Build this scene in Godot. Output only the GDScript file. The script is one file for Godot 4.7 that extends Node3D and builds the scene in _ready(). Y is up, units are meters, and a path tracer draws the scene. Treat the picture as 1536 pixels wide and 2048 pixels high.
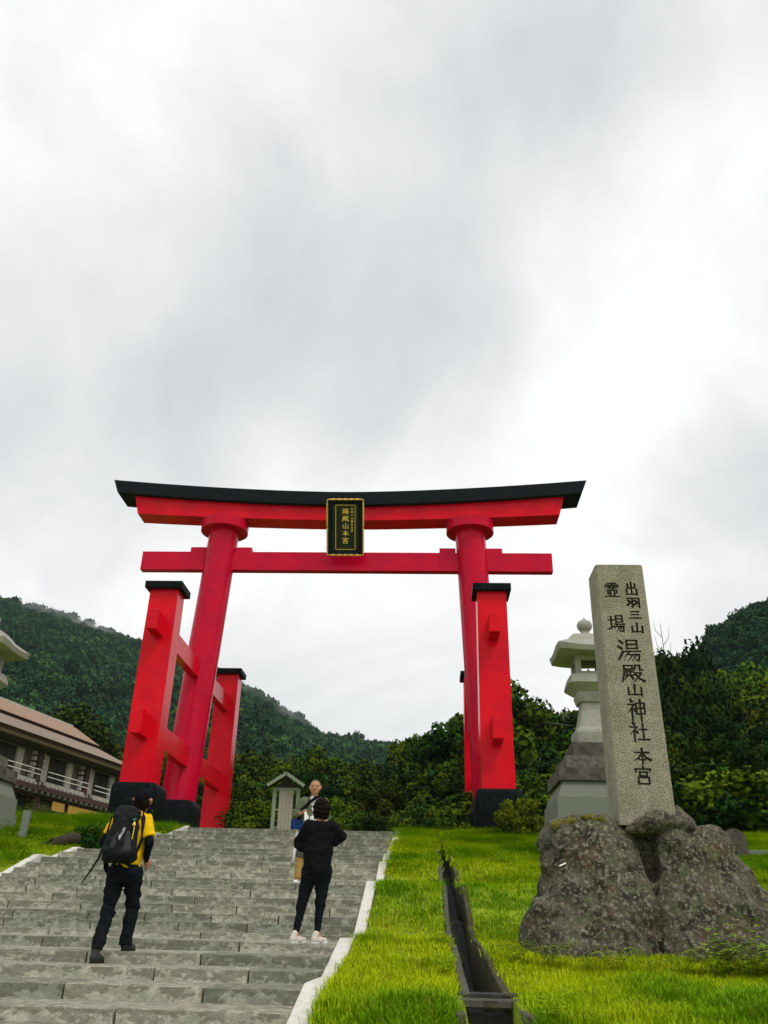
extends Node3D
# A big red shrine gate above a long flight of weathered stone steps, a carved stone pillar on a boulder, wooded hills, overcast sky.
const EYE := 1.55
var rng := RandomNumberGenerator.new()
var M := {}
var used := {}

# ---------------------------------------------------------------- naming
func numbered(n: String) -> String:
	if not used.has(n):
		used[n] = 0
		return n
	used[n] += 1
	return "%s_%03d" % [n, used[n]]

func tag(o: Node, label := "", category := "", group := "", kind := "") -> Node:
	for kv in [["label", label], ["category", category], ["group", group], ["kind", kind]]:
		if kv[1] != "":
			o.set_meta(kv[0], kv[1])
	return o

func thing(called: String, label: String, category: String, where := Vector3.ZERO, turn := 0.0, group := "") -> Node3D:
	var o := Node3D.new()
	o.name = numbered(called)
	add_child(o, true)
	o.position = where
	o.rotation.y = turn
	tag(o, label, category, group)
	return o

func put(called: String, mesh: Mesh, m: Material, parent: Node = self, where := Vector3.ZERO) -> MeshInstance3D:
	var o := MeshInstance3D.new()
	o.mesh = mesh
	if m:
		o.material_override = m
	o.position = where
	if parent == self:
		o.name = numbered(called)
	else:
		var n := called
		var k := 0
		while parent.has_node(NodePath(n)):
			k += 1
			n = "%s_%03d" % [called, k]
		o.name = n
	parent.add_child(o, true)
	return o

# quick naming for parents with many pieces
func piece(called: String, k: int, mesh: Mesh, m: Material, parent: Node, xf: Transform3D) -> MeshInstance3D:
	var o := MeshInstance3D.new()
	o.mesh = mesh
	o.material_override = m
	o.transform = xf
	o.name = called if k == 0 else "%s_%03d" % [called, k]
	parent.add_child(o, true)
	return o

func w(x: float, y: float, d: float) -> Vector3:
	return Vector3(x, y + EYE, -d)

# ---------------------------------------------------------------- mesh helpers
func sb(smooth := false) -> SurfaceTool:
	var st := SurfaceTool.new()
	st.begin(Mesh.PRIMITIVE_TRIANGLES)
	st.set_smooth_group(0 if smooth else -1)
	return st

func fin(st: SurfaceTool) -> ArrayMesh:
	st.generate_normals()
	return st.commit()

func tri(st: SurfaceTool, a: Vector3, b: Vector3, c: Vector3) -> void: # counter-clockwise seen from outside
	st.add_vertex(a); st.add_vertex(c); st.add_vertex(b)

func quad(st: SurfaceTool, a: Vector3, b: Vector3, c: Vector3, d: Vector3) -> void:
	tri(st, a, b, c)
	tri(st, a, c, d)

# box with bevelled edges
func rbox(st: SurfaceTool, c: Vector3, size: Vector3, bev := 0.0, b := Basis()) -> void:
	var h := size * 0.5
	if bev <= 0.0:
		frus(st, c, h, h, b)
		return
	bev = minf(bev, minf(h.x, minf(h.y, h.z)) * 0.8)
	var i := h - Vector3(bev, bev, bev)
	var P := func(sx: float, sy: float, sz: float, ax: int) -> Vector3:
		var v := Vector3(sx * (h.x if ax == 0 else i.x), sy * (h.y if ax == 1 else i.y), sz * (h.z if ax == 2 else i.z))
		return c + b * v
	for s in [-1.0, 1.0]:
		for ax in 3:
			var u := (ax + 1) % 3
			var v := (ax + 2) % 3
			var q := []
			for k in [[-1, -1], [1, -1], [1, 1], [-1, 1]]:
				var sg := [0.0, 0.0, 0.0]
				sg[ax] = s; sg[u] = k[0]; sg[v] = k[1]
				q.append(P.call(sg[0], sg[1], sg[2], ax))
			if s > 0: quad(st, q[0], q[1], q[2], q[3])
			else: quad(st, q[3], q[2], q[1], q[0])
	for ax in 3: # edges along ax
		var u := (ax + 1) % 3
		var v := (ax + 2) % 3
		for su in [-1.0, 1.0]:
			for sv in [-1.0, 1.0]:
				var a := [0.0, 0.0, 0.0]; var e := [0.0, 0.0, 0.0]
				a[u] = su; a[v] = sv; e[u] = su; e[v] = sv
				a[ax] = -1.0; e[ax] = 1.0
				var p0: Vector3 = P.call(a[0], a[1], a[2], u); var p1: Vector3 = P.call(e[0], e[1], e[2], u)
				var p2: Vector3 = P.call(e[0], e[1], e[2], v); var p3: Vector3 = P.call(a[0], a[1], a[2], v)
				if su * sv > 0: quad(st, p0, p3, p2, p1)
				else: quad(st, p0, p1, p2, p3)
	for sx in [-1.0, 1.0]:
		for sy in [-1.0, 1.0]:
			for sz in [-1.0, 1.0]:
				var p0: Vector3 = P.call(sx, sy, sz, 0); var p1: Vector3 = P.call(sx, sy, sz, 1); var p2: Vector3 = P.call(sx, sy, sz, 2)
				if sx * sy * sz > 0: tri(st, p0, p1, p2)
				else: tri(st, p0, p2, p1)

# tapered box: half sizes at the bottom and at the top (y of both gives the half height)
func frus(st: SurfaceTool, c: Vector3, lo: Vector3, hi: Vector3, b := Basis()) -> void:
	var p := []
	for y in [-1, 1]:
		var h := lo if y < 0 else hi
		for k in [[-1, -1], [1, -1], [1, 1], [-1, 1]]:
			p.append(c + b * Vector3(k[0] * h.x, y * lo.y, k[1] * h.z))
	quad(st, p[0], p[1], p[2], p[3])
	quad(st, p[7], p[6], p[5], p[4])
	for k in 4:
		var n := (k + 1) % 4
		quad(st, p[k], p[k + 4], p[n + 4], p[n])

func ring(c: Vector3, rx: float, rz: float, n: int, turn := 0.0) -> PackedVector3Array:
	var r := PackedVector3Array()
	for k in n:
		var a := TAU * k / n + turn
		r.append(c + Vector3(cos(a) * rx, 0, -sin(a) * rz))
	return r

# skin over rings listed bottom to top, each ring counter-clockwise seen from above
func loft(st: SurfaceTool, rings: Array, caps := true) -> void:
	for k in rings.size() - 1:
		var a: PackedVector3Array = rings[k]
		var b: PackedVector3Array = rings[k + 1]
		var n := a.size()
		for i in n:
			var j := (i + 1) % n
			quad(st, a[i], a[j], b[j], b[i])
	if caps:
		for e in 2:
			var r: PackedVector3Array = rings[0] if e == 0 else rings[-1]
			var c := Vector3.ZERO
			for p in r: c += p
			c /= r.size()
			for i in r.size():
				var j := (i + 1) % r.size()
				if e == 0: tri(st, c, r[j], r[i])
				else: tri(st, c, r[i], r[j])

func lathe(st: SurfaceTool, c: Vector3, prof: Array, n := 24) -> void: # prof: [radius, y]
	var rs := []
	for p in prof: rs.append(ring(c + Vector3(0, p[1], 0), p[0], p[0], n))
	loft(st, rs)

func tube(st: SurfaceTool, pts: Array, radii: Array, n := 8) -> void:
	var rs := []
	for k in pts.size():
		var t: Vector3 = (pts[mini(k + 1, pts.size() - 1)] - pts[maxi(k - 1, 0)]).normalized()
		var s := t.cross(Vector3(0.13, 0.21, 0.97)).normalized()
		if absf(t.dot(Vector3(0.13, 0.21, 0.97))) > 0.95: s = t.cross(Vector3.RIGHT).normalized()
		var q := s.cross(t)
		var r := PackedVector3Array()
		for i in n:
			var a := TAU * i / n
			r.append(pts[k] + (s * cos(a) - q * sin(a)) * radii[k] * 1.0)
		rs.append(r)
	loft(st, rs)

func bx(size: Vector3, bev := 0.0) -> ArrayMesh:
	var st := sb()
	rbox(st, Vector3.ZERO, size, bev)
	return fin(st)

func bar(st: SurfaceTool, a: Vector3, b: Vector3, wd: float, ht: float, bev := 0.0) -> void: # box beam from a to b
	var d := b - a
	var z := d.normalized()
	var x := Vector3.UP.cross(z)
	x = Vector3.RIGHT if x.length() < 0.01 else x.normalized()
	rbox(st, (a + b) * 0.5, Vector3(wd, ht, d.length()), bev, Basis(x, z.cross(x), z))

# ---------------------------------------------------------------- implicit bodies: smooth union of tapered capsules, meshed as surface nets
func nets(bones: Array, cell: float, k: float, noise: FastNoiseLite = null, amp := 0.0, cuts: Array = [], facet: FastNoiseLite = null, facet_amp := 0.0) -> ArrayMesh:
	var lo := Vector3(1e9, 1e9, 1e9)
	var hi := -lo
	for b in bones:
		var r := maxf(b[2], b[3]) + amp + 3.0 * cell
		for e in 2:
			lo = lo.min(b[e] - Vector3(r, r, r))
			hi = hi.max(b[e] + Vector3(r, r, r))
	var nx := int((hi.x - lo.x) / cell) + 2
	var ny := int((hi.y - lo.y) / cell) + 2
	var nz := int((hi.z - lo.z) / cell) + 2
	var f := PackedFloat32Array()
	f.resize(nx * ny * nz)
	var reach := 3.5 * k + 2.5 * cell + amp
	var inv := 1.0 / k
	for b in bones:
		var a: Vector3 = b[0]
		var ab: Vector3 = b[1] - b[0]
		var l2 := maxf(ab.length_squared(), 1e-9)
		var ra: float = b[2]
		var rb: float = b[3]
		var r := maxf(ra, rb) + reach
		var flat_ends: bool = b.size() > 4 and b[4]
		var blo: Vector3 = ((b[0] as Vector3).min(b[1]) - Vector3(r, r, r) - lo) / cell
		var bhi: Vector3 = ((b[0] as Vector3).max(b[1]) + Vector3(r, r, r) - lo) / cell
		for iz in range(maxi(0, int(blo.z)), mini(nz, int(bhi.z) + 1)):
			for iy in range(maxi(0, int(blo.y)), mini(ny, int(bhi.y) + 1)):
				var row := (iz * ny + iy) * nx
				for ix in range(maxi(0, int(blo.x)), mini(nx, int(bhi.x) + 1)):
					var p := lo + Vector3(ix, iy, iz) * cell - a
					var t0 := p.dot(ab) / l2
					var t := clampf(t0, 0.0, 1.0)
					var d := (p - ab * t).length() - lerpf(ra, rb, t)
					if flat_ends:
						d = maxf((p - ab * t0).length() - lerpf(ra, rb, t), (absf(t0 - 0.5) - 0.5) * sqrt(l2))
					if d < reach:
						f[row + ix] += exp(-maxf(d, -20.0 * k) * inv)
	for i in f.size():
		f[i] = -k * log(f[i]) if f[i] > 1e-12 else 1.0
	if noise or cuts.size():
		for iz in nz:
			for iy in ny:
				for ix in nx:
					var i := (iz * ny + iy) * nx + ix
					if f[i] < 0.5 and f[i] > -0.5:
						var p := lo + Vector3(ix, iy, iz) * cell
						if noise:
							f[i] -= amp * noise.get_noise_3dv(p)
						if facet:
							f[i] += facet_amp * (0.5 + facet.get_noise_3dv(p))
						for c in cuts: # [a, b, radius, depth softness]
							var ab: Vector3 = c[1] - c[0]
							var t := clampf((p - c[0]).dot(ab) / ab.length_squared(), 0.0, 1.0)
							var d: float = c[2] - (p - c[0] - ab * t).length()
							var h := clampf(0.5 + 0.5 * (d - f[i]) / c[3], 0.0, 1.0)
							f[i] = lerpf(f[i], d, h) + c[3] * h * (1.0 - h)
	return surface(f, nx, ny, nz, lo, cell)

func surface(f: PackedFloat32Array, nx: int, ny: int, nz: int, lo: Vector3, cell: float) -> ArrayMesh:
	var at := PackedInt32Array()
	at.resize(f.size())
	at.fill(-1)
	var V := PackedVector3Array()
	var I := PackedInt32Array()
	var sy := nx
	var sz := nx * ny
	var off := [0, 1, sy, sy + 1, sz, sz + 1, sz + sy, sz + sy + 1]
	var ed := [[0, 1], [2, 3], [4, 5], [6, 7], [0, 2], [1, 3], [4, 6], [5, 7], [0, 4], [1, 5], [2, 6], [3, 7]]
	for iz in nz - 1:
		for iy in ny - 1:
			var row := iz * sz + iy * sy
			for ix in nx - 1:
				var i := row + ix
				var c := 0
				if f[i] < 0: c += 1
				if f[i + 1] < 0: c += 1
				if f[i + sy] < 0: c += 1
				if f[i + sy + 1] < 0: c += 1
				if f[i + sz] < 0: c += 1
				if f[i + sz + 1] < 0: c += 1
				if f[i + sz + sy] < 0: c += 1
				if f[i + sz + sy + 1] < 0: c += 1
				if c == 0 or c == 8: continue
				var s := Vector3.ZERO
				var n := 0
				for e in ed:
					var a: float = f[i + off[e[0]]]
					var b: float = f[i + off[e[1]]]
					if (a < 0) != (b < 0):
						var t := a / (a - b)
						var pa := Vector3(e[0] & 1, (e[0] >> 1) & 1, e[0] >> 2)
						var pb := Vector3(e[1] & 1, (e[1] >> 1) & 1, e[1] >> 2)
						s += pa.lerp(pb, t)
						n += 1
				at[i] = V.size()
				V.append(lo + (Vector3(ix, iy, iz) + s / n) * cell)
	for iz in range(1, nz - 1):
		for iy in range(1, ny - 1):
			for ix in range(1, nx - 1):
				var i := iz * sz + iy * sy + ix
				var a := f[i] < 0
				for ax in 3:
					var st: int = [1, sy, sz][ax]
					if a == (f[i + st] < 0): continue
					var u: int = [sy, sz, 1][ax]
					var v: int = [sz, 1, sy][ax]
					var q0 := at[i - u - v]; var q1 := at[i - v]; var q2 := at[i]; var q3 := at[i - u]
					if q0 < 0 or q1 < 0 or q2 < 0 or q3 < 0: continue
					if a: I.append_array([q0, q2, q1, q0, q3, q2])
					else: I.append_array([q0, q1, q2, q0, q2, q3])
	return smooth_mesh(V, I)

func smooth_mesh(V: PackedVector3Array, I: PackedInt32Array) -> ArrayMesh: # indices clockwise seen from outside
	var N := PackedVector3Array()
	N.resize(V.size())
	for k in range(0, I.size(), 3):
		var n := (V[I[k + 2]] - V[I[k]]).cross(V[I[k + 1]] - V[I[k]])
		N[I[k]] += n; N[I[k + 1]] += n; N[I[k + 2]] += n
	for k in N.size():
		N[k] = N[k].normalized() if N[k].length() > 0 else Vector3.UP
	var arr := []
	arr.resize(Mesh.ARRAY_MAX)
	arr[Mesh.ARRAY_VERTEX] = V
	arr[Mesh.ARRAY_NORMAL] = N
	arr[Mesh.ARRAY_INDEX] = I
	var m := ArrayMesh.new()
	m.add_surface_from_arrays(Mesh.PRIMITIVE_TRIANGLES, arr)
	return m

# ---------------------------------------------------------------- materials
func noise(sd: int, freq: float, oct := 4, kind := FastNoiseLite.TYPE_SIMPLEX_SMOOTH) -> FastNoiseLite:
	var n := FastNoiseLite.new()
	n.seed = sd
	n.frequency = freq
	n.noise_type = kind
	n.fractal_octaves = oct
	return n

func field(size: int, sd: int, freq: float, oct := 4, kind := FastNoiseLite.TYPE_SIMPLEX_SMOOTH) -> PackedByteArray:
	var im := noise(sd, freq, oct, kind).get_seamless_image(size, size, false, false, 0.2, true)
	im.convert(Image.FORMAT_L8)
	return im.get_data()

# paints an image from several fields; layers: [bytes, low, high, colour (linear), strength]: colour is blended in where the field runs from low to high
func paint(size: int, base: Color, layers: Array, grain: PackedByteArray, grain_amp: float) -> ImageTexture:
	var d := PackedByteArray()
	d.resize(size * size * 3)
	for i in size * size:
		var c := base
		for l in layers:
			var t := clampf((l[0][i] / 255.0 - l[1]) / (l[2] - l[1]), 0.0, 1.0)
			c = c.lerp(l[3], t * l[4])
		var g := 1.0 + (grain[i] / 255.0 - 0.5) * 2.0 * grain_amp
		c = Color(c.r * g, c.g * g, c.b * g).clamp().linear_to_srgb()
		d[i * 3] = int(c.r * 255); d[i * 3 + 1] = int(c.g * 255); d[i * 3 + 2] = int(c.b * 255)
	return ImageTexture.create_from_image(Image.create_from_data(size, size, false, Image.FORMAT_RGB8, d))

func gray(size: int, b: PackedByteArray) -> ImageTexture:
	return ImageTexture.create_from_image(Image.create_from_data(size, size, false, Image.FORMAT_L8, b))

func flat(c: Color, rough := 0.8, spec := 0.5) -> StandardMaterial3D: # c is a linear, real-world base colour
	var m := StandardMaterial3D.new()
	m.albedo_color = c.linear_to_srgb()
	m.roughness = rough
	m.metallic_specular = spec
	return m

func tex(t: Texture2D, scale: float, rough := 0.85, bump: Texture2D = null, relief := 0.0, tint := Color.WHITE, world := true) -> StandardMaterial3D:
	var m := StandardMaterial3D.new()
	m.albedo_texture = t
	m.albedo_color = tint
	m.roughness = rough
	m.metallic_specular = 0.35
	m.uv1_triplanar = true
	m.uv1_world_triplanar = world
	m.uv1_scale = Vector3.ONE * scale
	m.uv1_triplanar_sharpness = 4.0
	if bump:
		m.heightmap_enabled = true
		m.heightmap_texture = bump
		m.heightmap_scale = relief
	return m

func leafy(c := Color.WHITE, back := Color(0.10, 0.16, 0.02)) -> StandardMaterial3D:
	var m := StandardMaterial3D.new()
	m.vertex_color_use_as_albedo = true
	m.albedo_color = c
	m.roughness = 0.65
	m.metallic_specular = 0.12
	m.cull_mode = BaseMaterial3D.CULL_DISABLED
	m.backlight_enabled = true
	m.backlight = back
	return m

func make_materials() -> void:
	var S := 512
	var f_big := field(S, 1, 0.006, 4)
	var f_mid := field(S, 2, 0.016, 5)
	var f_fine := field(S, 3, 0.12, 3)
	var f_cell := field(S, 4, 0.03, 3, FastNoiseLite.TYPE_CELLULAR)
	var f_speck := field(S, 5, 0.3, 2)
	var f_grain := field(S, 6, 0.16, 2)
	M.fine = gray(S, f_fine)
	M.mid = gray(S, f_mid)
	# weathered granite of the steps: five tones
	M.step = []
	for v in 3:
		var t := step_texture(v)
		for tint in [Color(0.90, 0.90, 0.87), Color(1.0, 0.99, 0.95), Color(0.86, 0.87, 0.83)]:
			var sm := StandardMaterial3D.new()
			sm.albedo_texture = t
			sm.albedo_color = tint
			sm.roughness = 0.92
			sm.metallic_specular = 0.25
			M.step.append(sm)
	M.slab = tex(paint(S, Color(0.30, 0.30, 0.26), [[f_mid, 0.5, 0.65, Color(0.20, 0.20, 0.165), 0.7]], f_fine, 0.25), 0.55, 0.9)
	M.curb = tex(paint(S, Color(0.58, 0.57, 0.53), [[f_mid, 0.5, 0.75, Color(0.43, 0.42, 0.37), 0.5], [f_speck, 0.75, 0.85, Color(0.36, 0.35, 0.31), 0.4]], f_fine, 0.05), 0.8, 0.9)
	M.red = red_paint(Color(0.68, 0.001, 0.012), f_big, f_mid, f_fine)
	M.red_pillar = red_paint(Color(0.54, 0.001, 0.028), f_big, f_mid, f_fine)
	M.black = tex(paint(S, Color(0.010, 0.013, 0.017), [[f_mid, 0.62, 0.85, Color(0.03, 0.034, 0.038), 0.5]], f_fine, 0.1), 0.4, 0.42)
	M.black_worn = tex(paint(S, Color(0.005, 0.007, 0.009), [[f_mid, 0.64, 0.74, Color(0.022, 0.025, 0.027), 0.6], [f_grain, 0.78, 0.84, Color(0.16, 0.16, 0.155), 0.5]], f_fine, 0.25), 0.5, 0.5, M.mid, 0.6)
	M.gold = flat(Color(0.72, 0.49, 0.08), 0.35)
	M.gold.metallic = 0.35
	M.gold_paint = flat(Color(0.85, 0.60, 0.11), 0.5)
	M.plaque = flat(Color(0.004, 0.008, 0.008), 0.3)
	# speckled granite of the carved pillar
	M.granite = tex(paint(S, Color(0.30, 0.285, 0.22), [[f_big, 0.42, 0.7, Color(0.215, 0.22, 0.145), 0.75], [f_mid, 0.58, 0.7, Color(0.40, 0.37, 0.28), 0.6], [f_grain, 0.56, 0.62, Color(0.055, 0.052, 0.04), 0.75], [f_grain, 0.40, 0.34, Color(0.47, 0.44, 0.35), 0.5], [f_speck, 0.66, 0.76, Color(0.08, 0.075, 0.06), 0.5]], f_speck, 0.25), 0.62, 0.9, M.fine, 0.3)
	M.groove = flat(Color(0.035, 0.034, 0.026), 0.95, 0.2)  # dirt and the shade inside the cut strokes, both put into the colour
	var f_lich := field(S, 33, 0.05, 4)
	M.boulder = tex(paint(S, Color(0.060, 0.054, 0.040), [[f_big, 0.40, 0.62, Color(0.092, 0.084, 0.060), 0.75], [f_big, 0.42, 0.30, Color(0.085, 0.058, 0.036), 0.8], [f_mid, 0.48, 0.56, Color(0.020, 0.018, 0.013), 0.85], [f_lich, 0.60, 0.68, Color(0.16, 0.15, 0.105), 0.65], [field(S, 31, 0.07, 4), 0.66, 0.70, Color(0.27, 0.255, 0.195), 0.65], [field(S, 32, 0.02, 3), 0.64, 0.78, Color(0.085, 0.11, 0.045), 0.6], [f_speck, 0.62, 0.75, Color(0.02, 0.018, 0.014), 0.7]], f_fine, 0.3), 0.42, 0.95, M.mid, 3.0)
	M.moss = tex(paint(S, Color(0.15, 0.125, 0.025), [[f_mid, 0.45, 0.65, Color(0.07, 0.075, 0.02), 0.7]], f_fine, 0.4), 1.5, 1.0, M.fine, 1.5)
	M.capstone = tex(paint(S, Color(0.062, 0.050, 0.028), [[f_mid, 0.45, 0.6, Color(0.022, 0.019, 0.012), 0.85], [f_big, 0.5, 0.7, Color(0.11, 0.085, 0.03), 0.6], [f_lich, 0.62, 0.7, Color(0.17, 0.16, 0.11), 0.5]], f_fine, 0.3), 0.6, 0.95, M.fine, 0.8)
	M.lantern = tex(paint(S, Color(0.30, 0.295, 0.26), [[f_mid, 0.52, 0.72, Color(0.22, 0.23, 0.18), 0.6], [f_big, 0.5, 0.75, Color(0.25, 0.265, 0.20), 0.6]], f_fine, 0.08), 0.5, 0.9)
	M.tier = tex(paint(S, Color(0.075, 0.068, 0.057), [[f_mid, 0.45, 0.62, Color(0.035, 0.031, 0.026), 0.7], [f_big, 0.55, 0.75, Color(0.12, 0.112, 0.095), 0.5]], f_fine, 0.2), 0.45, 0.9)
	M.tier_mid = tex(paint(S, Color(0.125, 0.115, 0.10), [[f_mid, 0.45, 0.62, Color(0.055, 0.05, 0.043), 0.7], [f_big, 0.55, 0.75, Color(0.16, 0.15, 0.13), 0.5]], f_fine, 0.2), 0.8, 0.9)
	M.tier_pale = tex(paint(S, Color(0.15, 0.165, 0.14), [[f_mid, 0.5, 0.65, Color(0.15, 0.17, 0.14), 0.6]], f_fine, 0.2), 0.5, 0.9)
	M.wood = tex(paint(S, Color(0.30, 0.28, 0.235), [[f_mid, 0.5, 0.7, Color(0.20, 0.19, 0.155), 0.6]], f_fine, 0.15), 1.0, 0.9)
	M.wood.uv1_scale = Vector3(3.0, 0.25, 3.0)
	M.wood_green = tex(paint(S, Color(0.22, 0.25, 0.19), [[f_mid, 0.5, 0.7, Color(0.12, 0.14, 0.10), 0.6]], f_fine, 0.15), 1.0, 0.9)
	M.wood_dark = tex(paint(S, Color(0.05, 0.04, 0.03), [[f_mid, 0.5, 0.7, Color(0.03, 0.025, 0.02), 0.6]], f_fine, 0.2), 1.0, 0.85)
	M.concrete = tex(paint(S, Color(0.085, 0.082, 0.066), [[f_mid, 0.5, 0.62, Color(0.035, 0.032, 0.026), 0.7], [f_big, 0.6, 0.75, Color(0.08, 0.07, 0.025), 0.6]], f_fine, 0.2), 0.9, 0.92, M.fine, 0.4)
	M.channel_moss = tex(paint(S, Color(0.045, 0.042, 0.022), [[f_mid, 0.48, 0.6, Color(0.10, 0.095, 0.012), 0.7], [f_big, 0.5, 0.7, Color(0.02, 0.02, 0.015), 0.6]], f_fine, 0.3), 0.9, 0.95)
	M.channel = tex(paint(S, Color(0.030, 0.033, 0.033), [[f_mid, 0.45, 0.7, Color(0.055, 0.06, 0.06), 0.6]], f_fine, 0.25), 0.8, 0.75)
	M.soil = tex(paint(S, Color(0.22, 0.30, 0.010), [[f_big, 0.4, 0.65, Color(0.12, 0.19, 0.010), 0.7], [f_mid, 0.55, 0.75, Color(0.27, 0.28, 0.02), 0.6]], f_fine, 0.4), 0.3, 1.0, M.fine, 1.5)
	M.hill = tex(paint(S, Color(0.014, 0.04, 0.016), [[f_mid, 0.4, 0.65, Color(0.03, 0.05, 0.018), 0.7]], f_fine, 0.4), 0.02, 1.0)
	M.bark = tex(paint(S, Color(0.07, 0.06, 0.045), [[f_mid, 0.5, 0.7, Color(0.12, 0.11, 0.09), 0.6]], f_fine, 0.3), 0.7, 0.95)
	M.bark_pale = flat(Color(0.24, 0.25, 0.22), 0.9)
	M.leaf = leafy()
	M.grass = leafy(Color.WHITE, Color(0.46, 0.52, 0.01))
	M.skin = flat(Color(0.40, 0.19, 0.10), 0.55)
	M.dark_hair = flat(Color(0.008, 0.0055, 0.0045), 0.55)
	M.black_cloth = tex(paint(S, Color(0.007, 0.007, 0.009), [[f_mid, 0.5, 0.7, Color(0.012, 0.012, 0.014), 0.6]], f_fine, 0.2), 3.0, 0.9, null, 0.0, Color.WHITE, false)
	M.jeans = tex(paint(S, Color(0.008, 0.010, 0.013), [[f_mid, 0.5, 0.7, Color(0.016, 0.019, 0.022), 0.6]], f_fine, 0.2), 3.0, 0.9, null, 0.0, Color.WHITE, false)
	M.pack_cloth = flat(Color(0.014, 0.016, 0.018), 0.6)
	M.pack_gray = flat(Color(0.04, 0.046, 0.05), 0.6)
	M.yellow = tex(paint(S, Color(0.72, 0.44, 0.008), [[f_mid, 0.45, 0.7, Color(0.60, 0.36, 0.006), 0.6]], f_fine, 0.06), 3.0, 0.85, null, 0.0, Color.WHITE, false)
	M.khaki = tex(paint(S, Color(0.115, 0.14, 0.075), [[f_mid, 0.45, 0.7, Color(0.065, 0.085, 0.045), 0.7]], f_fine, 0.15), 3.0, 0.9, null, 0.0, Color.WHITE, false)
	M.tan = flat(Color(0.36, 0.23, 0.075), 0.9)
	M.white_cloth = flat(Color(0.70, 0.70, 0.72), 0.9)
	M.white = flat(Color(0.75, 0.75, 0.73), 0.7)
	M.shoe = flat(Color(0.55, 0.50, 0.44), 0.8)
	M.sole = flat(Color(0.02, 0.02, 0.02), 0.85)
	M.blue = flat(Color(0.010, 0.035, 0.14), 0.6)
	for q in [M.black_cloth, M.jeans, M.yellow, M.khaki, M.tan, M.dark_hair, M.pack_cloth, M.pack_gray, M.groove, M.sole, M.blue]: q.metallic_specular = 0.12
	for q in [M.black, M.black_worn, M.wood_dark]: q.metallic_specular = 0.11
	M.roof_up = tex(paint(S, Color(0.30, 0.20, 0.14), [[f_mid, 0.5, 0.75, Color(0.24, 0.17, 0.125), 0.6]], f_fine, 0.12), 0.4, 0.85)
	M.roof_low = tex(paint(S, Color(0.245, 0.195, 0.155), [[f_mid, 0.5, 0.75, Color(0.20, 0.15, 0.12), 0.6]], f_fine, 0.15), 0.4, 0.85)
	M.fascia = tex(paint(S, Color(0.14, 0.115, 0.065), [[f_mid, 0.5, 0.7, Color(0.09, 0.07, 0.04), 0.6]], f_fine, 0.15), 0.6, 0.85)
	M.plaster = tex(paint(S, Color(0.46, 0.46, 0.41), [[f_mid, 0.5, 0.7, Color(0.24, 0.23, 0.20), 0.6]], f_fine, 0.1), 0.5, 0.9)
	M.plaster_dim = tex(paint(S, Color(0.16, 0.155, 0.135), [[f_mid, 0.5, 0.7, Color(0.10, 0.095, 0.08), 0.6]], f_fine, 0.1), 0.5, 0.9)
	M.brown = flat(Color(0.055, 0.026, 0.02), 0.8)
	M.pane = flat(Color(0.03, 0.028, 0.024), 0.35)
	M.ochre = flat(Color(0.55, 0.32, 0.06), 0.8)

# a granite riser seen from the front in the upper half (algae stains hang from its upper edge), the tread in the lower half; three metres long
func step_texture(v: int) -> ImageTexture:
	var W := 1024
	var H := 256
	var n1 := noise(300 + v, 0.011, 4)
	var n2 := noise(310 + v, 0.06, 3)
	var n3 := noise(320 + v, 0.35, 2)
	var n4 := noise(330 + v, 0.02, 3)
	var d := PackedByteArray()
	d.resize(W * H * 3)
	var pale := Color(0.48, 0.485, 0.43)
	var mid := Color(0.31, 0.315, 0.275)
	var dark := Color(0.078, 0.075, 0.055)
	for y in H:
		var riser := y < H / 2
		var q := (y % (H / 2)) / (H * 0.5)
		for x in W:
			# run the noise on a circle so that the picture repeats without a seam
			var a := TAU * x / W
			var p := Vector3(cos(a) * 163.0, sin(a) * 163.0, y * 0.6)
			var e := Vector3(p.x * 0.75, p.y * 0.75, y * 0.5)
			var c := mid
			if not riser: p.z = y * 3.0
			var g := n3.get_noise_3dv(p)
			if riser:
				var reach := n1.get_noise_3dv(e) * 1.15 + n2.get_noise_3dv(e) * 0.55 + (0.42 - q) * 0.75
				var stain := clampf(reach * 6.0 + 0.3, 0.0, 1.0)
				var bloom := clampf(0.5 + n4.get_noise_3dv(p) * 1.6, 0.0, 1.0)
				c = mid.lerp(pale, bloom * 0.85)
				c = c.lerp(Color(0.26, 0.29, 0.225), clampf(n1.get_noise_3dv(p + Vector3(900, 0, 0)) * 1.6, 0.0, 0.55))
				c = c.lerp(dark, stain * 0.52)
				c = c.lerp(dark, clampf((q - 0.93) * 9.0, 0.0, 1.0) * 0.4 * bloom)
			else:
				c = Color(0.19, 0.19, 0.162).lerp(Color(0.34, 0.335, 0.29), clampf(0.38 + n4.get_noise_3dv(p) * 1.4, 0.0, 1.0))
				c = c.lerp(dark, clampf(n2.get_noise_3dv(p) * 2.0 - 0.35, 0.0, 0.6))
			var f := 1.0 + g * (0.75 if riser else 0.5)
			c = Color(c.r * f, c.g * f, c.b * f).clamp().linear_to_srgb()
			var i := (y * W + x) * 3
			d[i] = int(c.r * 255); d[i + 1] = int(c.g * 255); d[i + 2] = int(c.b * 255)
	return ImageTexture.create_from_image(Image.create_from_data(W, H, false, Image.FORMAT_RGB8, d))

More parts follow.
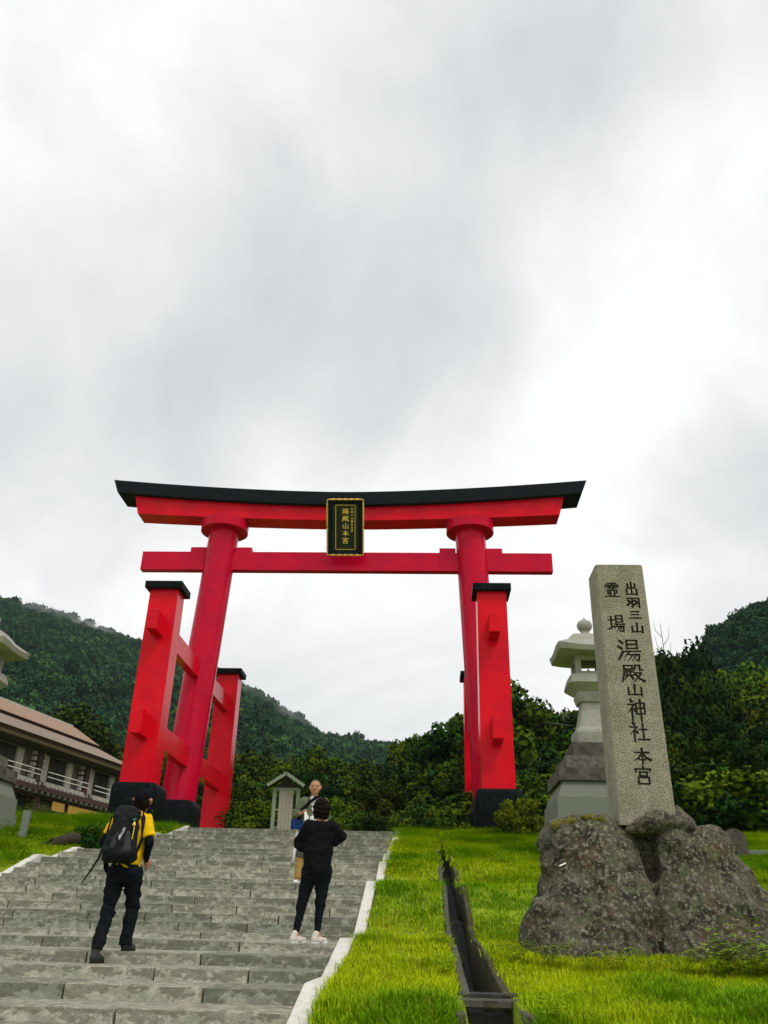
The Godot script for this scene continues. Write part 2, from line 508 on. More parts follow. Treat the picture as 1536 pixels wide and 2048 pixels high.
# gives a step stone its texture coordinates
func stone_uv(m: ArrayMesh, h: float, shift: float) -> ArrayMesh:
	var arr := m.surface_get_arrays(0)
	var P: PackedVector3Array = arr[Mesh.ARRAY_VERTEX]
	var N: PackedVector3Array = arr[Mesh.ARRAY_NORMAL]
	var U := PackedVector2Array()
	for k in P.size():
		var u := (P[k].x + absf(N[k].x) * P[k].z) / 3.0 + shift
		U.append(Vector2(u, 0.52 + clampf(P[k].z + 0.5, 0.0, 1.0) * 0.44) if N[k].y > 0.6 else Vector2(u, clampf((h * 0.5 - P[k].y) / h, 0.01, 0.99) * 0.5))
	arr[Mesh.ARRAY_TEX_UV] = U
	var o := ArrayMesh.new()
	o.add_surface_from_arrays(Mesh.PRIMITIVE_TRIANGLES, arr)
	return o

func red_paint(c: Color, f_big: PackedByteArray, f_mid: PackedByteArray, f_fine: PackedByteArray) -> StandardMaterial3D:
	var m := tex(paint(512, c, [[f_big, 0.42, 0.75, Color(c.r * 0.74, c.g * 1.2, c.b * 1.4), 0.5], [f_mid, 0.62, 0.85, Color(c.r * 1.04, c.g + 0.006, c.b + 0.008), 0.7]], f_fine, 0.04), 0.16, 0.2)
	m.metallic_specular = 0.25
	return m

# ---------------------------------------------------------------- the overcast sky
func sky_texture() -> ImageTexture:
	var W := 1536
	var H := 768
	# broad masses of cloud: [bearing degrees, height degrees, spread degrees, brightness]
	var mass := [[-36, 50, 6, 0.96], [-22, 52, 6, 0.92], [-8, 56, 6, 0.80], [10, 55, 7, 0.64], [22, 53, 6, 0.68], [-30, 43, 6, 0.86], [-18, 48, 6, 0.80], [-5, 50, 6, 0.58], [9, 49, 6, 0.66], [24, 46, 6, 0.86], [-29, 37, 5, 0.66], [-21, 42, 5, 0.68], [-10, 44, 6, 0.56], [0, 43, 5, 0.68], [13, 43, 5, 0.80], [25, 39, 5, 0.98],
		[-30, 31, 5, 0.52], [-22, 34, 5, 0.52], [-14, 38, 5, 0.60], [-3, 37, 5, 0.66], [16, 35, 5, 1.06], [-26, 25, 5, 0.90], [-20, 30, 4, 0.66], [-11, 31, 4, 1.0], [-4, 31, 4, 0.94], [4, 33, 5, 0.74], [13, 28, 4, 1.0], [22, 29, 4, 0.60], [-13, 24, 5, 1.02], [-2, 24, 5, 1.02], [11, 22, 5, 0.92], [22, 21, 5, 0.82], [-5, 15, 6, 0.80],
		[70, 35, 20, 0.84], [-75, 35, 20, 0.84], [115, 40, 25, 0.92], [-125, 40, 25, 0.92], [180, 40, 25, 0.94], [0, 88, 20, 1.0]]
	var dirs := []
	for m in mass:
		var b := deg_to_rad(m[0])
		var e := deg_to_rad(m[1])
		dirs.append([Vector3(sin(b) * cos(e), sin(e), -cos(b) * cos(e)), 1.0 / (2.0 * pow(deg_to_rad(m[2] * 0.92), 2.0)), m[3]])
	var n1 := noise(11, 0.9, 5)
	var n2 := noise(12, 2.6, 5)
	var n3 := noise(13, 0.7, 3)
	var d := PackedFloat32Array()
	d.resize(W * H * 3)
	for y in H:
		var e := (0.5 - (y + 0.5) / H) * PI
		var se := sin(e)
		var ce := cos(e)
		for x in W:
			var i := (y * W + x) * 3
			if e < 0.0:
				d[i] = 0.30; d[i + 1] = 0.31; d[i + 2] = 0.28
				continue
			var a := TAU * (x + 0.5) / W
			var v := Vector3(sin(a) * ce, se, -cos(a) * ce)
			var q := v / (se + 0.42)
			q = Vector3(q.x * 0.8 - q.z * 0.5, q.y * 0.5, q.z * 0.9)
			var warp := n3.get_noise_3dv(q * 1.3) * 0.16
			var v2 := (v + Vector3(warp, n3.get_noise_3dv(q * 1.3 + Vector3(9, 3, 1)) * 0.08, 0)).normalized()
			var s := 0.86 * 0.002
			var t := 0.002
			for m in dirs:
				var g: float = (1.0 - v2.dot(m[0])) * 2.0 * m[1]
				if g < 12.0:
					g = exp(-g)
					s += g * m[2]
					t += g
			var l := s / t
			l *= 1.0 + n1.get_noise_3dv(v2 * 2.6) * 0.10 + n2.get_noise_3dv(v2 * 1.7 + Vector3(warp * 3.0, warp * 2.0, 0)) * 0.15 + n2.get_noise_3dv(v2 * 7.0) * 0.04
			l = clampf(0.08 + l * 0.85, 0.45, 0.91)
			var dark := clampf((0.86 - l) * 2.2, 0.0, 1.0)
			d[i] = l * (1.0 - 0.07 * dark); d[i + 1] = l * (1.0 - 0.015 * dark); d[i + 2] = l * (1.0 + 0.02 * dark)
	var im := Image.create_from_data(W, H, false, Image.FORMAT_RGBF, d.to_byte_array())
	return ImageTexture.create_from_image(im)

# ---------------------------------------------------------------- the lie of the land (heights relative to the eye, distance d ahead of the camera)
const SLOPE := [[-60.0, -1.6], [3.6, -1.6], [7.3, -0.50], [9.0, -0.34], [11.25, -0.09], [13.3, -0.02], [16.07, 0.80], [18.5, 0.90], [20.5, 1.42], [24.0, 1.93], [29.2, 2.78], [33.0, 3.40], [36.0, 3.45], [60.0, 3.55], [90.0, 5.0], [150.0, 8.0], [900.0, 20.0]]
func slope(d: float) -> float:
	for k in SLOPE.size() - 1:
		if d < SLOPE[k + 1][0]:
			var t := clampf((d - SLOPE[k][0]) / (SLOPE[k + 1][0] - SLOPE[k][0]), 0.0, 1.0)
			return lerpf(SLOPE[k][1], SLOPE[k + 1][1], t)
	return SLOPE[-1][1]

var lumps: FastNoiseLite
func land(x: float, d: float) -> float: # height of the turf, relative to the eye
	var y := slope(d)
	y += lumps.get_noise_2d(x * 3.0, d * 3.0) * 0.05 * clampf(absf(x - 0.52) - 0.25, 0.0, 1.0)
	if x < -9.0 and d > 12.0:
		y += smoothstep(-9.2, -13.0, x) * smoothstep(12.0, 24.0, d) * 0.28
	if x > 6.0 and d > 20.0:
		y += smoothstep(6.0, 40.0, x) * smoothstep(20.0, 60.0, d) * 5.0
	if d > 50.0 and x < -10.0:
		y += smoothstep(50.0, 90.0, d) * 1.5
	return y

const DR0 := 0.32
const DR1 := 0.72
func build_ground() -> void:
	var xs := [-900.0, -500.0, -300.0, -200.0, -140.0, -100.0, -75.0, -55.0, -42.0, -34.0]
	var x := -28.0
	while x < -9.2:
		xs.append(x); x += 0.8
	xs.append_array([-9.0, -8.98, -1.0 + 0.02 + 0.13, -0.82])
	x = -0.55
	while x < DR0 - 0.1:
		xs.append(x); x += 0.3
	xs.append_array([DR0 - 0.05, DR0, DR0 + 0.01, DR1 - 0.01, DR1, DR1 + 0.05])
	x = 1.1
	while x < 16.0:
		xs.append(x); x += 0.5
	xs.append_array([18.0, 22.0, 28.0, 36.0, 46.0, 60.0, 80.0, 110.0, 160.0, 240.0, 400.0, 900.0])
	var ds := [-120.0, -60.0, -30.0, -12.0, -4.0, 0.0, 2.0]
	var d := 3.0
	while d < 37.0:
		ds.append(d); d += 0.5
	ds.append_array([40.0, 44.0, 50.0, 56.0, 62.0, 70.0, 80.0, 95.0, 115.0, 150.0, 220.0, 350.0, 600.0, 900.0])
	var V := PackedVector3Array()
	var I := PackedInt32Array()
	for dd in ds:
		for xx in xs:
			var y := land(xx, dd)
			if xx > -8.99 and xx < -0.84 and dd < 33.5 and dd > 2.5: y -= 0.7
			if xx > DR0 + 0.005 and xx < DR1 - 0.005 and dd > 7.0 and dd < 33.6: y -= 0.75
			V.append(w(xx, y, dd))
	var n := xs.size()
	for j in ds.size() - 1:
		for i in n - 1:
			var a := j * n + i
			I.append_array([a, a + n, a + 1, a + 1, a + n, a + n + 1])
	tag(put("ground", smooth_mesh(V, I), M.soil), "", "", "", "structure")

# ---------------------------------------------------------------- stone stairs
const X0 := -8.75
const X1 := -1.0
# front edge of every tread: distance, height
const NOSE := [[3.5, -1.44], [3.9, -1.33], [4.3, -1.22], [4.75, -1.10], [5.2, -0.99], [5.75, -0.87], [6.3, -0.76], [6.85, -0.65], [7.36, -0.543], [8.09, -0.426], [9.0, -0.320], [9.78, -0.210], [11.25, -0.102],
	[13.65, -0.015], [14.05, 0.118], [14.45, 0.246], [14.86, 0.379], [15.26, 0.513], [15.66, 0.645], [16.07, 0.78], [18.67, 0.973], [19.2, 1.121], [19.8, 1.269], [20.5, 1.437], [21.4, 1.620], [22.6, 1.79],
	[24.4, 2.03], [26.0, 2.267], [27.6, 2.525], [29.2, 2.80], [31.0, 3.09], [33.0, 3.42]]

func build_stairs() -> void:
	var root := Node3D.new()
	root.name = "stairs"
	add_child(root)
	tag(root, "", "", "", "structure")
	# the bed of concrete under the stones
	var st := sb()
	for k in NOSE.size():
		var z0: float = NOSE[k][0] + 0.25
		var z1: float = (NOSE[k + 1][0] + 0.25) if k + 1 < NOSE.size() else 36.0
		rbox(st, w((X0 + X1) * 0.5, NOSE[k][1] - 0.5 - 0.03, (z0 + z1) * 0.5), Vector3(X1 - X0 - 0.02, 1.0, z1 - z0 - 0.004))
	put("bed", fin(st), M.concrete, root)
	var r := RandomNumberGenerator.new()
	r.seed = 41
	var cache := {}
	var n := 0
	for k in NOSE.size():
		var z: float = NOSE[k][0]
		var y: float = NOSE[k][1]
		var below: float = NOSE[k - 1][1] if k > 0 else -1.6
		var h := y - below + 0.035
		var run: float = (NOSE[k + 1][0] - z) if k + 1 < NOSE.size() else 1.2
		var row := r.randi() % 9
		var x := X0 + 0.002
		var first := true
		while x < X1 - 0.05:
			var L := snappedf(r.randf_range(0.85, 1.75), 0.15)
			if first: L = snappedf(r.randf_range(0.4, 1.4), 0.1)
			if X1 - (x + L) < 0.45: L = X1 - x - 0.002
			first = false
			var dep := minf(run + 0.06, 0.75)
			var sh := (r.randi() % 8) / 8.0
			var key := "%.2f_%.3f_%.3f_%.2f" % [L, h, dep, sh]
			if not cache.has(key):
				cache[key] = stone_uv(bx(Vector3(L - 0.016, h, dep), 0.007), h, sh)
			var tilt := Basis.from_euler(Vector3(r.randf_range(-0.004, 0.004), r.randf_range(-0.004, 0.004), r.randf_range(-0.0025, 0.0025)))
			piece("stone", n, cache[key], M.step[row if r.randf() < 0.45 else r.randi() % 9], root, Transform3D(tilt, w(x + L * 0.5, y - h * 0.5 + r.randf_range(-0.004, 0.003), z + dep * 0.5 + r.randf_range(-0.012, 0.012))))
			n += 1
			x += L
	# paving of the landings behind the front stones
	var pv := []
	for k in 4:
		pv.append(bx(Vector3(0.95, 0.08, 0.6), 0.006))
	for k in NOSE.size():
		var z: float = NOSE[k][0]
		var run: float = (NOSE[k + 1][0] - z) if k + 1 < NOSE.size() else 3.2
		if run < 0.9 or z > 30.0: continue
		var rows := int(ceil((run - 0.75) / 0.6))
		for j in rows:
			var zz := z + 0.755 + j * 0.6 + 0.3
			if zz - 0.3 > z + run - 0.02: continue
			if k < 8 or z > 17.0: continue
			for i in 8:
				piece("paving_slab", j * 8 + i + k * 100, pv[0], M.slab, root, Transform3D(Basis(), w(X0 + 0.5 + i * 0.965, NOSE[k][1] - 0.045, zz)))
	# kerbs: sloping runs of pale stone with level stretches at the landings
	var runs := [[3.2, -1.50, 8.05, -0.368], [9.35, -0.368, 11.2, -0.035], [13.3, -0.035, 16.07, 0.845], [18.55, 0.845, 20.45, 1.48], [21.3, 1.48, 22.7, 1.83], [23.6, 1.83, 29.2, 2.86], [30.3, 2.86, 33.2, 3.50]]
	for side in 2:
		var kr := thing("stair_kerb", ["pale stone kerb climbing the left edge of the steps", "pale stone kerb climbing the right edge of the steps beside the lawn"][side], "kerb", w([X0 - 0.17, X1][side], 0, 10))
		var c := 0
		for j in runs.size():
			var q: Array = runs[j]
			var parts := maxi(1, int(roundf((q[2] - q[0]) / 1.4)))
			for s in parts:
				var t0 := float(s) / parts
				var t1 := float(s + 1) / parts
				var a := Vector2(lerpf(q[0], q[2], t0) + 0.003, lerpf(q[1], q[3], t0))
				var b := Vector2(lerpf(q[0], q[2], t1) - 0.003, lerpf(q[1], q[3], t1))
				piece("kerb_stone", c, kerb_mesh(a, b), M.curb, kr, Transform3D(Basis(), Vector3(0, 0, 10)))
				c += 1
			if j + 1 < runs.size() and runs[j + 1][0] > q[2]:
				var e: Array = runs[j + 1]
				piece("kerb_stone", c, kerb_mesh(Vector2(q[2] + 0.003, q[3]), Vector2(e[0] - 0.003, e[1])), M.curb, kr, Transform3D(Basis(), Vector3(0, 0, 10)))
				c += 1

func kerb_mesh(a: Vector2, b: Vector2) -> ArrayMesh: # cross-section 0.17 wide, from (distance, height) a to b
	var st := sb()
	var lo := 0.55
	var e := 0.012
	var pr := func(p: Vector2) -> PackedVector3Array:
		return PackedVector3Array([Vector3(0, p.y - lo, -p.x), Vector3(0.17, p.y - lo, -p.x), Vector3(0.17, p.y - e, -p.x), Vector3(0.17 - e, p.y, -p.x), Vector3(e, p.y, -p.x), Vector3(0, p.y - e, -p.x)])
	var A: PackedVector3Array = pr.call(a)
	var B: PackedVector3Array = pr.call(b)
	for i in 6:
		var j := (i + 1) % 6
		quad(st, A[j], A[i], B[i], B[j])
	for e2 in 2:
		var R := A if e2 == 0 else B
		for i in range(1, 5):
			if e2 == 0: tri(st, R[0], R[i], R[i + 1])
			else: tri(st, R[0], R[i + 1], R[i])
	return fin(st)

# ---------------------------------------------------------------- concrete drain on the lawn
func build_drain() -> void:
	var root := thing("drain_channel", "dark open concrete drain running straight down the lawn beside the steps", "drain", w((DR0 + DR1) * 0.5, land(0.5, 20), 20))
	var off := -root.position
	var st := sb()
	var stl := sb()
	var d := 8.05
	while d < 33.0:
		var e := d + 1.0
		var a := land(0.55, d) - 0.62
		var b := land(0.55, e) - 0.62
		bar(st, w((DR0 + DR1) * 0.5, a, d) + off, w((DR0 + DR1) * 0.5, b, e) + off, DR1 - DR0 - 0.11, 0.1)
		d = e
	put("channel_bed", fin(st), M.channel, root)
	var r := RandomNumberGenerator.new()
	r.seed = 5
	var k := 0
	for s in 2:
		d = 8.05
		while d < 33.0:
			var e := d + 1.0
			var xx := DR0 + 0.03 if s == 0 else DR1 - 0.03
			var a := w(xx, slope(d) - 0.255, d) + off
			var b := w(xx, slope(e) - 0.255, e) + off
			var s1 := sb()
			bar(s1, a, b, 0.07, 0.55, 0.008)
			piece("channel_wall", k, fin(s1), M.concrete if s == 0 else M.channel_moss, root, Transform3D(Basis(), Vector3(r.randf_range(-0.004, 0.004), r.randf_range(-0.006, 0.004), 0)))
			k += 1
			d = e
	# the catch pit at its foot, with a lintel across
	var pit := thing("catch_pit", "square concrete catch pit with a worn lintel at the foot of the drain", "drain", w(0.52, land(0.5, 7.6) - 0.5, 7.6))
	var po := -pit.position
	var y := land(0.5, 7.6) - 0.02
	for q in [[0.27, 7.45, 0.07, 0.9], [0.76, 7.45, 0.07, 0.9]]:
		var s2 := sb()
		rbox(s2, w(q[0], y - 0.35, q[1]) + po, Vector3(q[2], 0.72, q[3]), 0.01)
		put("pit_wall", fin(s2), M.concrete, pit)
	var s3 := sb()
	rbox(s3, w(0.53, y + 0.02, 7.93) + po, Vector3(0.56, 0.07, 0.11), 0.012)
	put("lintel", fin(s3), M.concrete, pit)
	var s4 := sb()
	rbox(s4, w(0.53, y + 0.06, 8.1) + po, Vector3(0.5, 0.06, 0.09), 0.012)
	put("lintel", fin(s4), M.channel, pit)
	var s5 := sb()
	rbox(s5, w(0.53, y - 0.5, 7.98) + po, Vector3(0.45, 0.9, 0.05))
	rbox(s5, w(0.53, y - 0.75, 7.4) + po, Vector3(0.45, 0.05, 1.1))
	put("pit_lining", fin(s5), M.channel, pit)

# ---------------------------------------------------------------- the gate
const GX := -4.257
func curve(u: float) -> float:
	return pow(absf(u), 1.65)

func beam_arc(half_top: float, half_bot: float, y_bot: float, rise_bot: float, y_top: float, rise_top: float, z0: float, z1: float, ridge: float) -> ArrayMesh:
	var st := sb()
	var N := 28
	var A := []
	for i in N + 1:
		var u := float(i) / N * 2.0 - 1.0
		var xb := u * half_bot
		var xt := u * half_top
		var yb := y_bot + rise_bot * curve(u)
		var yt := y_top + rise_top * curve(u)
		var zm := (z0 + z1) * 0.5
		# seen from +x: front bottom, front top, ridge, back top, back bottom
		A.append(PackedVector3Array([Vector3(xb, yb, -z0), Vector3(xt, yt, -z0), Vector3(xt, yt + ridge, -zm), Vector3(xt, yt, -z1), Vector3(xb, yb, -z1)]))
	for i in N:
		for k in 5:
			var j := (k + 1) % 5
			quad(st, A[i][k], A[i + 1][k], A[i + 1][j], A[i][j])
	for e in 2:
		var R: PackedVector3Array = A[0] if e == 0 else A[N]
		for k in range(1, 4):
			if e == 0: tri(st, R[0], R[k], R[k + 1])
			else: tri(st, R[0], R[k + 1], R[k])
	return fin(st)

func build_gate() -> void:
	var base := 3.42 + EYE
	var g := thing("shrine_gate", "huge red shrine gate with black roof beam and eight-sided bracing posts over the steps".replace("eight-sided bracing posts", "square side posts"), "gate", Vector3(GX, base, -41.5))
	var o := -g.position
	# main pillars, leaning slightly inwards
	for s in [-1.0, 1.0]:
		var st := sb(true)
		var rs := []
		for k in 7:
			var t := k / 6.0
			var y := lerpf(5.2, 20.2, t)
			var xx: float = GX + s * lerpf(7.40, 6.66, t)
			rs.append(ring(w(xx, y, 41.5) + o, lerpf(0.83, 0.80, t), lerpf(0.83, 0.80, t), 40))
		loft(st, rs, false)
		put("pillar", fin(st), M.red_pillar, g)
		# rounded black footing
		var sf := sb(true)
		var c := w(GX + s * 7.42, 3.0, 41.5) + o
		var pr := [[0.0, 0.0]]
		var fr := []
		for q in [[1.04, 0.0], [1.05, 1.9], [1.03, 2.15], [0.97, 2.32], [0.86, 2.42], [0.5, 2.46]]:
			fr.append(squircle(c + Vector3(0, q[1], 0), q[0], q[0], 48, 6.0))
		loft(sf, fr)
		put("pillar_footing", fin(sf), M.black_worn, g)
		# ring under the beam
		var sr := sb(true)
		var cx: float = GX + s * 6.69
		sr.set_smooth_group(1)
		loft(sr, [ring(w(cx, 19.50, 41.5) + o, 1.27, 1.27, 48), ring(w(cx, 20.06, 41.5) + o, 1.29, 1.29, 48)], false)
		sr.set_smooth_group(2)
		var lo := ring(w(cx, 19.50, 41.5) + o, 1.27, 1.27, 48)
		var hi := ring(w(cx, 20.06, 41.5) + o, 1.29, 1.29, 48)
		for i in 48:
			var j := (i + 1) % 48
			tri(sr, w(cx, 19.50, 41.5) + o, lo[j], lo[i])
			tri(sr, w(cx, 20.06, 41.5) + o, hi[i], hi[j])
		put("pillar_ring", fin(sr), M.red_pillar, g)
	# tie beam and its wedges
	var k := 41.27 / 40.925
	var sn := sb()
	rbox(sn, w(GX, 17.60 * k, 41.5) + o, Vector3(10.877 * 2 * k, 1.06, 0.44), 0.012)
	put("tie_beam", fin(sn), M.red_pillar, g)
	for s in [-1.0, 1.0]:
		for t in [-1.0, 1.0]:
			var sw := sb()
			rbox(sw, w(GX + s * 6.70 + t * 1.23, 17.60 * k + 0.133, 41.5) + o, Vector3(0.86, 1.31, 0.47), 0.008)
			put("wedge", fin(sw), M.red_pillar, g)
	# curved beams
	var off := Vector3(GX, EYE, 0) + o
	put("lintel_beam", shifted(beam_arc(11.78, 11.47, 20.0, 0.37, 20.80, 0.70, 40.9, 42.1, 0.0), off), M.red, g)
	put("roof_beam", shifted(beam_arc(13.0, 12.70, 20.805, 0.74, 21.57, 0.74, 40.6, 42.4, 0.28), off), M.black, g)
	# the four bracing posts with caps, black footings and the beams that tie them to the pillars
	for s in [-1.0, 1.0]:
		for b in 2:
			var z0: float = [34.27, 47.75][b]
			var zc := z0 + 0.5
			var xx: float = GX + s * 7.14
			var sp := sb()
			var lo: float = [4.9, 4.2][b]
			frus(sp, w(xx, (lo + 13.38) * 0.5, zc) + o, Vector3(0.665, (13.38 - lo) * 0.5, 0.52), Vector3(0.625, 0, 0.49))
			put("bracing_post", fin(sp), M.red, g)
			var sc := sb()
			rbox(sc, w(xx, 13.515, zc + 0.0) + o, Vector3(1.63, 0.30, 1.5), 0.006)
			var cap := put("post_cap", fin(sc), M.black_worn, g)
			cap.set_meta("label", "black cap on a bracing post")
			var sf := sb(true)
			var fr := []
			for q in [[0.91, 0.0], [0.90, 1.86], [0.885, 2.03], [0.85, 2.12], [0.79, 2.17], [0.4, 2.19]]:
				fr.append(squircle(w(xx, 3.0 - 0.6 * b, zc + 0.12) + o + Vector3(0, q[1], 0), q[0], q[0] * 1.06, 56, 11.0))
			loft(sf, fr)
			put("post_footing", fin(sf), M.black_worn, g)
		for q in [[11.64, 0.86], [7.38, 0.95]]:
			var stb := sb()
			rbox(stb, w(GX + s * 7.14, q[0], 41.5) + o, Vector3(0.43, q[1], 16.6), 0.012)
			put("brace_beam", fin(stb), M.red, g)
	# name board hanging between the beams, tilted forward
	var pl := thing("name_board", "black and gold framed name board hung at the centre of the gate beams", "sign", w(-4.17, 17.83, 40.72))
	var up := (w(-4.17, 20.50, 39.35) - w(-4.17, 17.83, 40.72))
	var hgt := up.length()
	pl.basis = Basis(Vector3.RIGHT, up.normalized(), Vector3.RIGHT.cross(up.normalized()))
	build_name_board(pl, 1.97, hgt)

func squircle(c: Vector3, rx: float, rz: float, n: int, p := 4.5) -> PackedVector3Array:
	var r := PackedVector3Array()
	for k in n:
		var a := TAU * k / n
		var ca := cos(a)
		var sa := -sin(a)
		var q := pow(pow(absf(ca), p) + pow(absf(sa), p), -1.0 / p)
		r.append(c + Vector3(ca * q * rx, 0, sa * q * rz))
	return r

func shifted(m: ArrayMesh, by: Vector3) -> ArrayMesh:
	var st := SurfaceTool.new()
	st.append_from(m, 0, Transform3D(Basis(), by))
	return st.commit()

func build_name_board(pl: Node3D, wd: float, ht: float) -> void:
	var st := sb()
	rbox(st, Vector3(0, ht * 0.5, -0.02), Vector3(wd - 0.5, ht - 0.5, 0.06))
	put("board", fin(st), M.plaque, pl)
	# sloping black frame: inner edge at the board, outer edge further forward
	for s in 4:
		var f := sb()
		var hw := wd * 0.5 - 0.06
		var hh := ht * 0.5 - 0.06
		var iw := wd * 0.5 - 0.30
		var ih := ht * 0.5 - 0.30
		var c := Vector3(0, ht * 0.5, 0)
		var co := [Vector3(-hw, -hh, 0.14), Vector3(hw, -hh, 0.14), Vector3(hw, hh, 0.14), Vector3(-hw, hh, 0.14)]
		var ci := [Vector3(-iw, -ih, 0.03), Vector3(iw, -ih, 0.03), Vector3(iw, ih, 0.03), Vector3(-iw, ih, 0.03)]
		var t := (s + 1) % 4
		var bk := Vector3(0, 0, -0.10)
		quad(f, c + co[s], c + co[t], c + ci[t], c + ci[s])
		quad(f, c + co[t], c + co[s], c + co[s] * Vector3(1, 1, 0) + bk, c + co[t] * Vector3(1, 1, 0) + bk)
		quad(f, c + ci[s], c + ci[t], c + ci[t] * Vector3(1, 1, 0) + bk, c + ci[s] * Vector3(1, 1, 0) + bk)
		put("frame_board", fin(f), M.black, pl)
	# carved gold border: a chain of knobs
	var k := 0
	var r := RandomNumberGenerator.new()
	r.seed = 9
	var per := 2.0 * (wd + ht) - 0.4
	var n := 72
	var kn := []
	for v in 3:
		var s1 := sb(true)
		lathe(s1, Vector3(0, -0.05, 0), [[0.01, 0.0], [0.058, 0.02], [0.068 + v * 0.008, 0.05], [0.055, 0.085], [0.01, 0.1]], 8)
		kn.append(fin(s1))
	var bd := sb()
	for sx in [-1.0, 1.0]:
		rbox(bd, Vector3(sx * (wd * 0.5 - 0.045), ht * 0.5, 0.12), Vector3(0.055, ht - 0.04, 0.05), 0.012)
		rbox(bd, Vector3(0, ht * 0.5 + sx * (ht * 0.5 - 0.045), 0.12), Vector3(wd - 0.15, 0.055, 0.05), 0.012)
	put("gold_border", fin(bd), M.gold, pl)
	for sx in [-1.0, 1.0]:
		for i in 21:
			var y := 0.32 + (ht - 0.64) * i / 20.0
			if i == 10: continue
			piece("gold_knob", k, kn[i % 3], M.gold, pl, Transform3D(Basis(Vector3(0, 0, 1), PI / 2), Vector3(sx * (wd * 0.5 - 0.035), y, 0.13)))
			k += 1
		for i in 11:
			var xx := -wd * 0.5 + 0.2 + (wd - 0.4) * i / 10.0
			piece("gold_knob", k, kn[(i * 2) % 3], M.gold, pl, Transform3D(Basis().scaled(Vector3(1.4, 0.8 + 0.5 * (i % 2), 1)), Vector3(xx, ht * 0.5 + sx * (ht * 0.5 - 0.04), 0.13)))
			k += 1
	# fine gold line round the field
	var ln := sb()
	for sx in [-1.0, 1.0]:
		rbox(ln, Vector3(sx * 0.51, ht * 0.5, 0.02), Vector3(0.026, ht - 0.66, 0.02))
		rbox(ln, Vector3(0, ht * 0.5 + sx * (ht * 0.5 - 0.335), 0.02), Vector3(0.99, 0.026, 0.02))
	put("gold_line", fin(ln), M.gold_paint, pl)
	# lettering
	var main := "湯殿山本宮"
	for i in 5:
		put("letter", glyph_mesh(main[i], 0.36, 0.31, 0.040, 0.02), M.gold_paint, pl, Vector3(0.0, ht - 0.66 - i * 0.385, 0.012))
	var small := "出羽三山神社本宮"
	for i in 8:
		put("letter", glyph_mesh(small[i], 0.145, 0.125, 0.017, 0.02), M.gold_paint, pl, Vector3(0.345, ht - 0.53 - i * 0.165, 0.012))
	# iron stays to the beams behind
	for sx in [-1.0, 1.0]:
		var ir := sb()
		bar(ir, Vector3(sx * 0.6, ht - 0.3, -0.05), Vector3(sx * 0.6, ht - 0.75, -1.05), 0.05, 0.05)
		put("stay", fin(ir), M.black, pl)
		var ir2 := sb()
		bar(ir2, Vector3(sx * 0.6, 0.25, -0.05), Vector3(sx * 0.6, 0.1, -0.42), 0.05, 0.05)
		put("stay", fin(ir2), M.black, pl)

# ---------------------------------------------------------------- brush lettering
const GLYPH := {
	"山": "50,8 50,84;16,36 16,86 86,86;86,34 86,92",
	"三": "22,20 78,18;28,48 72,46;10,82 90,80",
	"出": "50,5 50,90;24,18 24,46 76,46;76,16 76,48;14,58 14,92 86,92;86,56 86,97",
	"羽": "8,16 44,16 44,88 34,82;14,34 28,46;8,72 40,52;54,16 92,16 92,88 82,82;60,34 74,46;54,72 88,52",
	"湯": "14,12 26,22;8,36 22,46;8,90 26,58;42,10 42,44;42,10 82,10 82,44;42,27 82,27;42,44 82,44;32,56 94,56;50,56 30,80;46,70 88,70 84,94 74,90;62,70 44,94;76,70 60,94",
	"殿": "14,12 50,12 50,30 14,30;14,12 14,50 4,92;26,30 26,62;40,30 40,62;16,44 52,44;12,62 54,62;26,66 14,84;40,66 50,80;62,10 60,28 54,40;62,10 82,10 82,34 94,34;58,50 86,50 74,72 54,94;60,56 76,78 98,94",
	"本": "50,6 50,94;12,30 88,30;48,32 32,58 6,76;52,32 68,58 95,76;34,72 66,72",
	"宮": "50,2 50,14;12,28 10,16 90,16 84,30;32,32 68,32 68,52 32,52 32,32;50,52 44,62;22,62 78,62 78,94 22,94 22,62",
	"神": "22,4 30,14;8,26 40,26 8,60;26,44 26,96;36,46 42,54;50,20 90,20 90,66 50,66 50,20;50,43 90,43;70,4 70,98",
	"社": "22,4 30,14;8,26 40,26 8,60;26,44 26,96;36,46 42,54;52,38 88,38;70,10 70,88;46,88 97,88",
	"霊": "24,8 76,8;10,32 12,20 88,20 86,32;50,8 50,42;26,28 36,30;26,38 36,40;62,30 72,28;62,40 72,38;20,52 80,52;38,54 38,88;62,54 62,88;20,62 30,76;80,62 70,76;6,91 94,91",
	"場": "20,14 20,72;6,32 36,32;4,80 38,66;48,10 48,42;48,10 84,10 84,42;48,26 84,26;48,42 84,42;38,54 97,54;56,54 38,76;52,66 90,66 86,92 76,88;66,66 50,92;78,66 64,92"}

